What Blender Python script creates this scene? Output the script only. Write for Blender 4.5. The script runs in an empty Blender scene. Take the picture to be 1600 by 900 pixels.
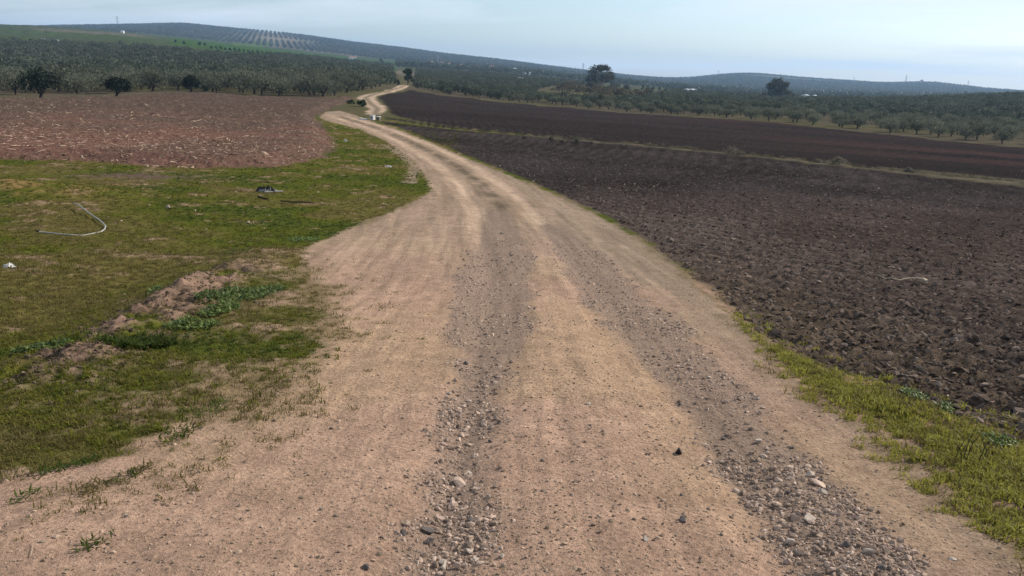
import bpy, math, random
import numpy as np
from mathutils import Vector, Matrix, Euler

random.seed(7)
rng = np.random.default_rng(11)
R = math.radians
scene = bpy.context.scene
COL = scene.collection

# ------------------------------------------------------------------ camera
F = 1232.0                       # focal length in photo pixels (1600 wide)
EYE = np.array([0.0, 0.0, 1.6])
PITCH = math.atan(335.0 / F)
ROLL = R(2.5)
sp, cp = math.sin(PITCH), math.cos(PITCH)
sa, ca = math.sin(ROLL), math.cos(ROLL)
FWD = np.array([0, cp, -sp])
RGT = np.array([ca, sp * sa, cp * sa])
UPV = np.array([-sa, sp * ca, cp * ca])
cam_d = bpy.data.cameras.new('camera')
cam_d.sensor_width = 36.0
cam_d.lens = F / 1600 * 36.0
cam_d.clip_start = 0.05
cam_d.clip_end = 20000
cam = bpy.data.objects.new('camera', cam_d)
COL.objects.link(cam)
cam.matrix_world = Matrix(((RGT[0], UPV[0], -FWD[0], EYE[0]),
                           (RGT[1], UPV[1], -FWD[1], EYE[1]),
                           (RGT[2], UPV[2], -FWD[2], EYE[2]),
                           (0, 0, 0, 1)))
scene.camera = cam

# ------------------------------------------------------------------ sky, sun, exposure
SUN_AZ, SUN_EL = R(62), R(33)          # azimuth measured from +Y towards +X
world = bpy.data.worlds.new('World')
scene.world = world
world.use_nodes = True
nt = world.node_tree
nt.nodes.clear()
wo = nt.nodes.new('ShaderNodeOutputWorld')
bg = nt.nodes.new('ShaderNodeBackground')
sky = nt.nodes.new('ShaderNodeTexSky')
sky.sky_type = 'NISHITA'
sky.sun_disc = False
sky.sun_elevation = SUN_EL
sky.sun_rotation = SUN_AZ
sky.altitude = 300
sky.air_density = 1.0
sky.dust_density = 0.9
sky.ozone_density = 1.4
bg.inputs['Strength'].default_value = 0.11
# thin high cloud: noise on a plane far overhead
tc = nt.nodes.new('ShaderNodeTexCoord')
sep = nt.nodes.new('ShaderNodeSeparateXYZ')
nt.links.new(tc.outputs['Generated'], sep.inputs[0])
def wmath(op, a=None, b=None, c=None):
    n = nt.nodes.new('ShaderNodeMath'); n.operation = op
    for i, v in enumerate((a, b, c)):
        if v is None: continue
        if isinstance(v, (int, float)): n.inputs[i].default_value = v
        else: nt.links.new(v, n.inputs[i])
    return n.outputs[0]
zc = wmath('ADD', wmath('MAXIMUM', sep.outputs['Z'], 0.0), 0.06)
px_ = wmath('DIVIDE', sep.outputs['X'], zc)
py_ = wmath('DIVIDE', sep.outputs['Y'], zc)
cmb = nt.nodes.new('ShaderNodeCombineXYZ')
nt.links.new(wmath('ADD', wmath('MULTIPLY', px_, 0.55), wmath('MULTIPLY', py_, 0.18)), cmb.inputs[0])
nt.links.new(wmath('ADD', wmath('MULTIPLY', py_, 0.75), wmath('MULTIPLY', px_, 0.12)), cmb.inputs[1])
n1 = nt.nodes.new('ShaderNodeTexNoise')
n1.inputs['Scale'].default_value = 0.42
n1.inputs['Detail'].default_value = 7
n1.inputs['Roughness'].default_value = 0.58
n1.inputs['Distortion'].default_value = 0.5
mp = nt.nodes.new('ShaderNodeMapping')
mp.inputs['Location'].default_value = (4.3, 1.0, 0)
nt.links.new(cmb.outputs[0], mp.inputs[0])
nt.links.new(mp.outputs[0], n1.inputs['Vector'])
cr = nt.nodes.new('ShaderNodeMapRange')
cr.inputs['From Min'].default_value = 0.47
cr.inputs['From Max'].default_value = 0.66
cr.inputs['To Min'].default_value = 0.04
cr.inputs['To Max'].default_value = 0.85
nt.links.new(n1.outputs['Fac'], cr.inputs['Value'])
mx = nt.nodes.new('ShaderNodeMix'); mx.data_type = 'RGBA'
nt.links.new(cr.outputs[0], mx.inputs['Factor'])
nt.links.new(sky.outputs[0], mx.inputs['A'])
mx.inputs['B'].default_value = (6.9, 7.3, 7.6, 1)
nt.links.new(mx.outputs['Result'], bg.inputs['Color'])
nt.links.new(bg.outputs[0], wo.inputs['Surface'])

sun_d = bpy.data.lights.new('sun', 'SUN')
sun_d.energy = 4.5
sun_d.angle = R(0.53)
sun_d.color = (1.0, 0.93, 0.83)
sun = bpy.data.objects.new('sun', sun_d)
COL.objects.link(sun)
sdir = Vector((math.sin(SUN_AZ) * math.cos(SUN_EL), math.cos(SUN_AZ) * math.cos(SUN_EL), math.sin(SUN_EL)))
sun.rotation_euler = sdir.to_track_quat('Z', 'Y').to_euler()
sun.location = (60, 30, 60)

scene.view_settings.view_transform = 'Standard'
scene.view_settings.look = 'None'
scene.view_settings.gamma = 1.0
scene.view_settings.use_curve_mapping = False
scene.view_settings.exposure = 0.42

# ------------------------------------------------------------------ noise + helpers
def _hash(ix, iy, s):
    h = (ix.astype(np.int64) * 374761393 + iy.astype(np.int64) * 668265263 + s * 974634777) & 0xFFFFFFFF
    h = ((h ^ (h >> 13)) * 1274126177) & 0xFFFFFFFF
    return ((h ^ (h >> 16)) & 0xFFFF) / 65535.0
def vnoise(x, y, s=0):
    ix = np.floor(x); iy = np.floor(y)
    fx = x - ix; fy = y - iy
    fx = fx * fx * fx * (fx * (fx * 6 - 15) + 10); fy = fy * fy * fy * (fy * (fy * 6 - 15) + 10)
    a = _hash(ix, iy, s); b = _hash(ix + 1, iy, s); c = _hash(ix, iy + 1, s); d = _hash(ix + 1, iy + 1, s)
    return (a + (b - a) * fx) * (1 - fy) + (c + (d - c) * fx) * fy       # 0..1
def fbm(x, y, s=0, o=4, g=0.5):
    t = 0; a = 1.0; n = 0
    for i in range(o):
        cx, sx = math.cos(0.7 * i), math.sin(0.7 * i)
        t = t + a * vnoise((x * cx - y * sx) * 2 ** i, (x * sx + y * cx) * 2 ** i, s + i * 17)
        n += a; a *= g
    return t / n
def sstep(a, b, x):
    t = np.clip((x - a) / (b - a), 0, 1)
    return t * t * (3 - 2 * t)

# ------------------------------------------------------------------ terrain shape
def hz(u): return 115.0 + (u - 800.0) * math.tan(ROLL)
def u2t(u): return (((u - 800.0) / F) * cp - sp * sa) / ca
US = np.arange(-700, 2310, 10.0)
rows = []
def row_H(D, pts):
    rows.append((D, np.interp(US, [p[0] for p in pts], [1.6 - p[1] for p in pts])))
def row_v(D, pts):
    v = np.interp(US, [p[0] for p in pts], [p[1] for p in pts])
    du = (US - 800) / F; dv = (v - 450) / F
    dirs = FWD[None] + RGT[None] * du[:, None] - UPV[None] * dv[:, None]
    rows.append((D, 1.6 + dirs[:, 2] / dirs[:, 1] * D))
for D, H in ((1.0, 1.69), (2.6, 1.84), (5.5, 2.20), (7.7, 2.45), (14, 3.05), (25, 3.68)):
    row_H(D, [(0, H)])
row_H(45, [(0, 4.15), (800, 4.25), (1600, 4.75)])
row_H(70, [(0, 4.55), (800, 4.6), (1600, 5.3)])
row_H(100, [(0, 5.0), (400, 4.8), (800, 4.9), (1200, 5.5), (1600, 5.95), (2200, 6.2)])
row_v(160, [(-400, 118), (0, 130), (200, 133), (400, 137), (600, 141), (800, 163), (1000, 175), (1200, 180), (1400, 190), (1600, 196), (2200, 222)])
row_v(260, [(-400, 88), (0, 100), (200, 107), (400, 113), (600, 126), (800, 143), (1000, 154), (1200, 163), (1400, 167), (1600, 163), (2200, 170)])
row_v(340, [(-400, 66), (0, 80), (200, 88), (400, 100), (600, 119), (800, 134), (1000, 147), (1200, 158), (1400, 158), (1600, 150), (2200, 150)])
row_v(420, [(-400, 50), (0, 66), (200, 74), (400, 90), (600, 114), (800, 127), (1000, 142), (1200, 154), (1400, 159), (1600, 153), (2200, 156)])
row_v(600, [(-400, 40), (0, 55), (200, 62), (400, 82), (600, 107), (800, 119), (1000, 137), (1200, 150), (1400, 157), (1600, 156), (2200, 165)])
row_v(950, [(-400, 25), (0, 37), (60, 39), (200, 51), (400, 75), (600, 99), (800, 110), (1000, 132), (1200, 146), (1400, 152), (1600, 152), (2200, 160)])
row_v(1400, [(-400, 40), (0, 46), (200, 51), (400, 70), (600, 92), (800, 106), (1000, 129), (1200, 138), (1400, 145), (1600, 149), (2200, 158)])
SKY = [(-700, 60), (-400, 50), (0, 44), (60, 43), (120, 41), (180, 40), (230, 38.5), (290, 36), (330, 41), (400, 47), (450, 52), (500, 58), (550, 66), (625, 74), (700, 85), (750, 90),
       (800, 96), (850, 103), (900, 109), (950, 115), (1000, 120), (1050, 123), (1090, 121), (1130, 115), (1180, 114), (1210, 117), (1250, 121), (1310, 125), (1380, 130), (1425, 128), (1455, 128), (1500, 133), (1535, 138), (1600, 143), (1800, 152), (2200, 168)]
row_v(2300, SKY)
row_v(3000, [(a, b + 10) for a, b in SKY])
row_v(7000, [(a, hz(a) + 6) for a in (-700, 800, 2300)])
LD = np.log(np.array([r[0] for r in rows])); ZT = np.array([r[1] for r in rows])
LG = np.linspace(0, math.log(7000), 420)
TAB = np.stack([np.interp(LG, LD, ZT[:, j]) for j in range(len(US))], 1)        # [logD, u]
def gblur(a, sig, ax):
    k = int(sig * 3) + 1; w = np.exp(-0.5 * (np.arange(-k, k + 1) / sig) ** 2); w /= w.sum()
    p = np.concatenate([np.repeat(np.take(a, [0], ax), k, ax), a, np.repeat(np.take(a, [-1], ax), k, ax)], ax)
    n = a.shape[ax]; out = 0
    for i in range(2 * k + 1): out = out + w[i] * np.take(p, range(i, i + n), ax)
    return out
TAB = gblur(gblur(TAB, 3.0, 0), 1.6, 1)
TT = np.array([u2t(u) for u in US])
def zbase(x, y):
    x = np.asarray(x, float); y = np.asarray(y, float)
    yc = np.clip(y, 1.0, 6900)
    t = np.clip(x / yc, TT[0], TT[-1])
    gi = np.log(yc) / (LG[1] - LG[0]); gi = np.clip(gi, 0, len(LG) - 1.001)
    ti = np.clip(np.interp(t, TT, np.arange(len(TT))), 0, len(TT) - 1.001)
    i = gi.astype(int); j = ti.astype(int); fi = gi - i; fj = ti - j
    z = (TAB[i, j] * (1 - fj) + TAB[i, j + 1] * fj) * (1 - fi) + (TAB[i + 1, j] * (1 - fj) + TAB[i + 1, j + 1] * fj) * fi
    return z + np.where(y < 1, 0.1 * np.minimum(1 - y, 12), 0)
_DS = np.exp(np.linspace(math.log(0.8), math.log(6500), 5000))
def ray(u, v):
    return FWD + RGT * (u - 800) / F - UPV * (v - 450) / F
def hit(u, v, zf=None):
    d = ray(u, v)
    x = d[0] / d[1] * _DS; z = 1.6 + d[2] / d[1] * _DS
    g = (zf or zbase)(x, _DS)
    k = np.argmax(z < g) if np.any(z < g) else len(_DS) - 1
    if k > 0:
        a = z[k - 1] - g[k - 1]; b = g[k] - z[k]
        f = a / (a + b + 1e-9); D = _DS[k - 1] + (_DS[k] - _DS[k - 1]) * f
    else: D = _DS[k]
    return d[0] / d[1] * D, D
def wpoly(px): return np.array([hit(u, v) for u, v in px])
def project(x, y, z):
    p = np.stack([x - EYE[0], y - EYE[1], z - EYE[2]], -1)
    w = np.maximum(p @ FWD, 1e-3)
    return 800 + F * (p @ RGT) / w, 450 - F * (p @ UPV) / w
def sdf(poly, X, Y):
    """signed distance, positive inside"""
    best = np.full(X.shape, 1e9); ins = np.zeros(X.shape, bool); n = len(poly)
    for i in range(n):
        ax, ay = poly[i]; bx, by = poly[(i + 1) % n]
        ex, ey = bx - ax, by - ay
        wx, wy = X - ax, Y - ay
        h = np.clip((wx * ex + wy * ey) / (ex * ex + ey * ey + 1e-12), 0, 1)
        best = np.minimum(best, (wx - ex * h) ** 2 + (wy - ey * h) ** 2)
        if ay != by:
            c = ((ay > Y) != (by > Y)) & (X < ex * (Y - ay) / (by - ay) + ax)
            ins ^= c
    d = np.sqrt(best)
    return np.where(ins, d, -d)
def pdist(line, X, Y):
    """distance to polyline, signed side, arc parameter"""
    best = np.full(X.shape, 1e9); side = np.zeros(X.shape); arc = np.zeros(X.shape); acc = 0
    for i in range(len(line) - 1):
        ax, ay = line[i]; bx, by = line[i + 1]; ex, ey = bx - ax, by - ay; L = math.hypot(ex, ey)
        wx, wy = X - ax, Y - ay
        h = np.clip((wx * ex + wy * ey) / (L * L + 1e-12), 0, 1)
        d = (wx - ex * h) ** 2 + (wy - ey * h) ** 2
        m = d < best
        best = np.where(m, d, best); side = np.where(m, np.sign(ex * wy - ey * wx), side); arc = np.where(m, acc + h * L, arc)
        acc += L
    return np.sqrt(best), -side, arc

# ------------------------------------------------------------------ outlines of the place (photo pixels -> ground)
ROAD = wpoly([(-700, 1150), (-600, 790), (0, 702), (100, 690), (200, 668), (280, 640), (340, 612), (400, 586), (452, 560), (482, 522), (484, 480), (474, 440), (466, 408), (478, 386), (520, 366), (590, 338),
              (640, 318), (672, 298), (664, 276), (640, 248), (604, 221), (562, 202), (520, 192), (498, 183), (508, 175), (530, 173), (556, 180), (585, 191), (630, 205), (670, 221), (720, 243), (780, 267), (830, 287), (880, 309),
              (940, 339), (1000, 374), (1060, 419), (1130, 477), (1190, 530), (1240, 582), (1300, 624), (1400, 675), (1500, 742), (1600, 820), (1900, 1080), (2100, 1400), (800, 2400)])
ROAD2 = wpoly([(573, 178), (577, 170), (566, 160), (559, 153), (566, 149.5), (590, 145), (612, 139), (624, 133.5), (634, 131.5), (639, 134), (632, 139), (612, 144.5), (592, 149), (584, 152), (590, 158), (600, 165), (603, 172), (594, 178.5)])
REDF = wpoly([(-700, 226), (-300, 240), (0, 249), (130, 252), (230, 259), (330, 263), (430, 262), (500, 249), (525, 235), (519, 215), (505, 196), (492, 181), (520, 168), (556, 153), (535, 150), (510, 156), (400, 153), (330, 147), (250, 146), (180, 153), (60, 157), (-100, 155), (-700, 138)])
DARK1 = wpoly([(592, 189), (640, 205), (680, 221), (730, 243), (790, 267), (840, 287), (890, 309), (950, 339), (1010, 374), (1070, 419), (1140, 475), (1210, 530), (1300, 575), (1400, 604), (1500, 645), (1600, 696), (1900, 850), (2300, 1000),
               (2300, 375), (1600, 291), (1400, 269), (1200, 247), (1000, 228), (850, 215), (720, 203), (640, 194)])
DARK2 = wpoly([(2300, 358), (1600, 281), (1400, 262.5), (1200, 242.5), (1000, 224.5), (850, 211.5), (720, 199), (650, 189), (612, 178), (606, 166), (596, 157), (590, 151.5), (612, 146.5), (640, 141), (700, 150), (800, 161), (900, 170), (1000, 178.5), (1200, 191), (1400, 212), (1600, 231), (2300, 300)])
STRIP = wpoly([(1150, 500), (1200, 540), (1260, 566), (1330, 590), (1380, 625), (1440, 655), (1500, 672), (1600, 722), (1900, 870), (2000, 1100), (1600, 812), (1500, 737), (1400, 672), (1300, 622), (1240, 584)])
GRAV_A = wpoly([(560, 960), (640, 820), (685, 720), (703, 600), (695, 505), (715, 430), (750, 370), (762, 330), (800, 330), (830, 400), (836, 480), (828, 545), (778, 600), (768, 680), (762, 760), (740, 900), (735, 960)])
GRAV_B = wpoly([(1290, 960), (1240, 880), (1180, 790), (1095, 690), (1035, 600), (960, 530), (905, 465), (868, 400), (838, 350), (872, 350), (945, 400), (1035, 480), (1115, 560), (1205, 640), (1285, 730), (1385, 830), (1500, 960)])
CENTER = wpoly([(1010, 1000), (985, 900), (925, 700), (885, 560), (850, 450), (815, 380), (785, 325), (755, 290), (715, 260), (675, 238), (640, 221), (600, 204), (560, 191), (530, 182)])
CENTER2 = wpoly([(586, 178), (590, 170), (578, 160), (571, 153), (580, 149), (605, 143), (625, 137), (636, 132)])
MOUND = wpoly([(30, 572), (120, 545), (200, 505), (265, 468), (330, 432), (400, 402), (455, 385)])
DITCH = wpoly([(600, 183), (640, 190), (720, 200.5), (850, 212.5), (1000, 225.5), (1200, 243.5), (1400, 264.5), (1600, 284), (2300, 362)])
BROWN_KNOLL = np.array(hit(20, 300))
BARE_BANK = np.array(hit(215, 275))
TRACE = wpoly([(600, 226), (625, 240), (650, 260), (640, 285)])

CL = dict(tan=(0.395, 0.265, 0.172), tan2=(0.395, 0.258, 0.180), greytan=(0.275, 0.202, 0.143), grav=(0.245, 0.178, 0.135),
          grass=(0.072, 0.080, 0.013), dry=(0.112, 0.090, 0.030), dgrass=(0.046, 0.060, 0.014), red=(0.15, 0.082, 0.060), redbrown=(0.095, 0.066, 0.050),
          dark=(0.086, 0.064, 0.053), dark2=(0.030, 0.024, 0.022), darkred=(0.042, 0.026, 0.0235), ditch=(0.088, 0.074, 0.050),
          grove=(0.085, 0.070, 0.046), hillgreen=(0.048, 0.070, 0.014), hilldark=(0.045, 0.055, 0.025), hillbrown=(0.13, 0.105, 0.075), hillgrey=(0.085, 0.08, 0.055))
CL = {k: np.array(v) for k, v in CL.items()}

def mixc(c, k, w):
    return c + (np.asarray(k) - c) * w[..., None]

def terrain(X, Y, want_col=False):
    X = np.asarray(X, float); Y = np.asarray(Y, float)
    z = zbase(X, Y)
    near = (Y < 420)
    e1 = fbm(X * 1.3, Y * 1.3, 3, 4) - 0.5
    e2 = fbm(X * 0.22, Y * 0.22, 31, 3) - 0.5
    e3 = fbm(X * 4.0, Y * 4.0, 61, 3) - 0.5
    r = np.hypot(X, Y)
    jit = 0.55 * e1 + 0.25 * e3
    far_j = e2 * np.clip(r / 40, 0.2, 3)
    s_road = sdf(ROAD, X, Y); s_road2 = sdf(ROAD2, X, Y)
    s_red = sdf(REDF, X, Y); s_d1 = sdf(DARK1, X, Y); s_d2 = sdf(DARK2, X, Y); s_strip = sdf(STRIP, X, Y)
    s_ga = sdf(GRAV_A, X, Y); s_gb = sdf(GRAV_B, X, Y)
    dc, sc, ac = pdist(CENTER, X, Y); lat = dc * sc
    dm, sm, am = pdist(MOUND, X, Y)
    dd, sd_, ad = pdist(DITCH, X, Y)
    # left edge of the bare ground is ragged grass, the rest tighter
    ragged = sstep(-0.8, -1.6, X) * sstep(12, 7, Y)
    raggr = sstep(1.0, 1.8, X) * sstep(10, 6, Y)
    m_road = sstep(-0.10 - 0.10 * raggr, 0.12 + 0.15 * raggr, s_road + jit * (0.35 + 1.2 * ragged + 0.7 * raggr) - 0.05 * ragged)
    w2 = 0.35
    m_road2 = sstep(-w2, w2, s_road2 + far_j * 0.2 + e1 * 0.6) 
    m_red = sstep(-0.25, 0.25, s_red + 1.3 * jit)
    m_d1 = sstep(-0.16, 0.16, s_d1 + 0.55 * jit)
    m_d2 = sstep(-0.3, 0.3, s_d2 + 0.9 * jit)
    m_strip = sstep(-0.1, 0.12, s_strip + 0.6 * jit - 0.04)
    m_road = m_road * (1 - m_strip * sstep(0.0, 0.10, s_strip + 0.6 * jit))
    m_d1 = m_d1 * (1 - m_road)
    gA = sstep(-0.10, 0.10, s_ga + 0.30 * e1 + 0.2 * e3); gB = sstep(-0.10, 0.10, s_gb + 0.30 * e1 + 0.2 * e3)
    m_grav = np.maximum(gA, gB) * m_road
    m_ditch = sstep(1.15, 0.5, dd + e1 * 0.9) * (1 - m_road)
    m_ditch = m_ditch * sstep(30, 38, Y)
    fine = fbm(X * 7, Y * 7, 201, 3) - 0.5
    # --- relief
    z = z + e2 * np.clip(r / 400, 0.06, 2.0) * (1 - m_road * 0.7)
    rut = np.exp(-((np.abs(lat) - 0.72) / 0.20) ** 2) * m_road * sstep(45, 20, Y)
    z = z - 0.035 * rut + 0.02 * m_road * np.exp(-(lat / 0.3) ** 2)
    rdg = fbm(lat * 6.5 + 40, ac * 0.45, 411, 3) - 0.5
    z = z + m_road * (0.018 * e1 + 0.012 * e3 + 0.030 * rdg)
    clod = np.abs(fbm(X * 4.6, Y * 4.6, 91, 4, 0.62) - 0.5) * 2
    fur = np.sin((X * 0.80 + Y * 0.6 + 0.5 * e2) * 2 * math.pi / 0.62)
    z = z + m_d1 * (0.085 * (clod - 0.25) + 0.024 * fur - 0.02)
    z = z + m_d2 * (0.08 * (clod - 0.25) + 0.02 * fur)
    z = z + m_red * (0.36 * sstep(-0.2, 1.6, s_red) + 0.06 * (clod - 0.25) + 0.018 * np.sin((X * 0.35 + Y * 0.94 + e2) * 2 * math.pi / 0.9))
    m_mead = np.clip(1 - m_road - m_red - m_d1 - m_d2 - m_road2, 0, 1)
    z = z + m_mead * (0.07 * e1 + 0.035 * e3)
    mound = np.exp(-(dm / 0.30) ** 2) * sstep(13, 9, Y)
    # steep on the meadow side, easy on the road side
    mside = np.where(sm < 0, np.exp(-(dm / 0.22) ** 2), np.exp(-(dm / 0.55) ** 2)) * sstep(14, 9, Y) * sstep(2.5, 4, Y)
    z = z + mside * (0.06 + 0.13 * e1 + 0.13 * e3 + 0.13 * fine)
    z = z - 0.16 * sstep(0.0, 1.2, np.where(sm < 0, dm, 0)) * sstep(3.0, 0.6, dm) * sstep(14, 9, Y) * sstep(3, 4.5, Y) * (1 - m_road)
    kn = np.exp(-(((X - BROWN_KNOLL[0]) / 2.3) ** 2 + ((Y - BROWN_KNOLL[1]) / 1.6) ** 2))
    bb = np.exp(-(((X - BARE_BANK[0]) / 2.2) ** 2 + ((Y - BARE_BANK[1]) / 1.1) ** 2))
    z = z + 0.30 * kn
    z = z - 0.55 * np.exp(-(np.maximum(dd - 0.15, 0) / 0.45) ** 2) * m_ditch + 0.10 * np.exp(-((dd - 0.8) / 0.3) ** 2) * m_ditch
    if not want_col: return z
    # --- colours (dry, unlit)
    big = fbm(X * 0.5, Y * 0.5, 222, 3) - 0.5
    C = np.zeros(X.shape + (3,)) + CL['grove']
    # hills and far land
    wf = sstep(360, 460, Y + 60 * e2)
    pat = fbm(X * 0.004, Y * 0.0035, 301, 3)
    pat2 = vnoise(X * 0.0065 + 0.3 * pat, Y * 0.003, 331)
    far = CL['hillgrey'] + (CL['hillbrown'] - CL['hillgrey']) * sstep(0.4, 0.6, pat)[..., None]
    far = mixc(far, CL['hilldark'], sstep(0.60, 0.64, pat2) * 0.8)
    far = mixc(far, CL['hillgreen'], sstep(0.22, 0.18, pat2) * 0.5)
    u, v = project(X, Y, zbase(X, Y))
    lf = (Y > 400) & (Y < 1250) & (u < 620)
    band = (v - np.interp(u, [-700, 0, 200, 400, 620], [20, 40, 52, 76, 100]))      # below the near ridge
    g1 = sstep(2, 4, band) * sstep(13, 10, band) * sstep(330, 180, u)
    lfw = lf.astype(float)
    far = mixc(far, CL['hilldark'] * 1.15, lfw)
    far = mixc(far, CL['hillgreen'], lfw * np.maximum(g1 * 0.55, sstep(15, 17, band) * sstep(26, 23, band) * sstep(120, 40, u)))
    far = mixc(far, CL['hillgreen'] * np.array([0.8, 1.05, 0.9]), lfw * sstep(250, 280, u) * sstep(-4, -1, band) * sstep(11, 8, band))
    far = mixc(far, CL['hillbrown'], lfw * sstep(-1, 1.5, band) * sstep(5, 3, band) * sstep(20, 80, u) * 0.7 * sstep(260, 200, u))
    rowp = (Y > 1250) * np.exp(-(((u - 432) / 55) ** 2 + ((v - 60) / 9) ** 2))
    far = mixc(far, np.array([0.27, 0.21, 0.15]), np.clip(rowp, 0, 1) * 0.6)
    far = mixc(far, CL['hillgreen'] * 1.4, (Y > 1000) * sstep(1.15, 0.85, ((u - 395) / 32) ** 2 + ((v - 69) / 4.5) ** 2))
    C = mixc(C, far, wf)
    C = mixc(C, CL['grass'], (1 - wf) * sstep(0.45, 0.6, fbm(X * 0.05, Y * 0.05, 351, 3)) * 0.3)
    # verge / meadow
    md = sstep(95, 60, Y) * (1 - sstep(18, 35, X))
    gcol = CL['grass'] + np.zeros(C.shape)
    gcol = mixc(gcol, CL['dry'], sstep(-0.10, 0.16, big + 0.35 * e1) * 0.85)
    gcol = mixc(gcol, CL['dgrass'], sstep(0.02, 0.2, -big + 0.3 * e3) * 0.6)
    gcol = mixc(gcol, CL['tan2'] * 0.75, sstep(0.12, 0.3, e1 + 0.4 * e3 + 0.3 * fine) * 0.7)
    gcol = mixc(gcol, CL['redbrown'] * 1.15, np.clip(bb * 1.2, 0, 1) * sstep(-0.25, 0.15, e1 + e3 + 0.1))
    gcol = mixc(gcol, np.array([0.23, 0.15, 0.06]), np.clip(kn * 1.1, 0, 1) * sstep(-0.3, 0.1, e1 + e3))
    bare = np.exp(-((dm * sm - 0.12) / 0.42) ** 2) * sstep(13, 9, Y) * sstep(-0.22, 0.06, e1 + 0.6 * e3 + 0.10)
    gcol = mixc(gcol, CL['tan2'] * 0.40 * (1 + 0.8 * e3[..., None] + 0.6 * fine[..., None]), np.clip(bare * 1.3, 0, 1))
    thin = sstep(-1.7, 0.1, s_road) * sstep(-0.5, -1.3, X) * sstep(13, 9, Y)
    gcol = mixc(gcol, CL['tan2'] * 0.72, thin * sstep(-0.25, 0.20, e1 + 0.6 * e3 + 0.35 * fine) * 0.8)
    C = mixc(C, gcol, md)
    # earth between verge and ploughed land on the far right
    C = mixc(C, CL['greytan'] * 0.55, sstep(0.5, 0.0, np.abs(s_d1 - 0.05)) * sstep(-0.12, 0.05, e1) * (X > 0) * 0.8)
    # road
    rc = CL['tan'] + np.zeros(C.shape)
    rc = mixc(rc, CL['tan2'], sstep(-0.1, 0.15, big))
    rc = mixc(rc, CL['greytan'], np.clip(sstep(0.9, 1.9, lat + 0.7 * e1) * 0.8 + sstep(7, 17, Y + 3 * e1) * 0.8, 0, 1))
    rc = rc * (1 + 0.20 * e1[..., None] + 0.34 * fine[..., None] + 0.22 * e3[..., None])
    streak = fbm(lat * 5.0 + 40, ac * 0.35, 401, 3) - 0.5
    rc = rc * (1 + (0.55 * streak * sstep(4, 12, Y))[..., None])
    ctr = np.exp(-(lat / 0.34) ** 2) * sstep(12, 22, Y)
    rc = mixc(rc, CL['grove'] * 0.95, ctr * sstep(-0.2, 0.2, e1 + 0.1) * 0.75)
    edge_t = np.exp(-((np.abs(lat) - 0.75) / 0.25) ** 2) * sstep(7, 24, Y + 4 * e1)
    rc = rc * (1 + 0.42 * edge_t)[..., None]
    rc = mixc(rc, CL['grav'], m_grav * 0.8)
    rc = mixc(rc, CL['dry'] * 0.9, sstep(0.35, 0.1, s_road) * sstep(0.0, 0.25, e1 + 0.5 * e3) * 0.55)
    fringe = sstep(1.3, 0.0, s_road) * sstep(-0.5, -1.3, X) * sstep(13, 9, Y) * sstep(-0.12, 0.18, e1 + 0.5 * e3 + 0.16 * sstep(0.7, 0.0, s_road))
    rc = mixc(rc, CL['dry'] * 0.95, np.clip(fringe, 0, 1) * 0.5)
    dtr, _, _ = pdist(TRACE, X, Y)
    C = mixc(C, CL['greytan'] * 0.9, sstep(0.32, 0.12, dtr + 0.3 * e1) * 0.8)
    C = mixc(C, rc, m_road)
    d2c, s2c, _ = pdist(CENTER2, X, Y)
    r2 = CL['greytan'] * 1.5 * (1 + 0.4 * e1)[..., None]
    r2 = mixc(r2, CL['grove'] * 0.9, np.exp(-(d2c / 0.45) ** 2) * 0.7)
    C = mixc(C, r2, m_road2)
    # fields
    redc = CL['red'] + np.zeros(C.shape)
    redc = mixc(redc, CL['redbrown'], np.clip(sstep(-0.1, 0.2, e2) * 0.5 + sstep(34, 75, Y + 8 * e2), 0, 1))
    redc = redc * (0.80 + 0.5 * clod + 0.5 * fine)[..., None]
    C = mixc(C, redc, m_red)
    dk = CL['dark'] + np.zeros(C.shape)
    dk = mixc(dk, CL['greytan'] * 0.38, sstep(-0.1, 0.35, 0.5 - s_d1 * 0.22 + 0.5 * e1) * sstep(16, 8, Y))
    dk = mixc(dk, CL['dark2'] * 1.35, sstep(12, 34, Y))
    dk = dk * (1 + 0.9 * e2 + 0.10 * fur)[..., None]
    dk = dk * (0.72 + 0.75 * clod + 0.5 * fine + 0.25 * big)[..., None]
    C = mixc(C, dk, m_d1)
    dk2 = CL['dark2'] + np.zeros(C.shape)
    stripe = fbm(X * 0.02, (Y + 0.25 * X) * 0.14, 501, 3)
    dk2 = mixc(dk2, CL['darkred'], sstep(0.42, 0.62, stripe) * sstep(8, 45, X))
    dk2 = dk2 * (0.78 + 0.5 * clod + 0.6 * (stripe - 0.4))[..., None]
    C = mixc(C, dk2, m_d2)
    gap = sstep(36, 42, Y) * sstep(118, 105, Y) * (1 - m_d1) * (1 - m_d2) * (1 - m_road) * sstep(5.5, 3.5, dd) * sstep(3, 6, X + 0.15 * (Y - 40))
    C = mixc(C, CL['ditch'] * (1 + 0.8 * e1[..., None]), gap)
    C = mixc(C, CL['ditch'] * (1 + 0.8 * e1[..., None]), m_ditch * sstep(0.3, 0.6, dd) * 0.85)
    sg = CL['grass'] * 1.4 + np.zeros(C.shape)
    sg = mixc(sg, CL['dry'], sstep(0.0, 0.25, e1 + big))
    edge_r = (1 - m_road) * (1 - m_d1) * (1 - m_strip) * sstep(0.4, 0.8, X) * sstep(13, 11, Y)
    C = mixc(C, CL['tan2'] * 0.66 * (1 + 0.9 * e3 + 0.6 * fine)[..., None], edge_r * sstep(0.25, -0.1, e1))
    C = mixc(C, CL['dry'] * 1.5, edge_r * sstep(-0.1, 0.25, e1 + 0.5 * e3) * 0.8)
    C = mixc(C, sg, m_strip * (1 - m_road) * 0.9)
    C = np.clip(C, 0.012, 0.8)
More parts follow.
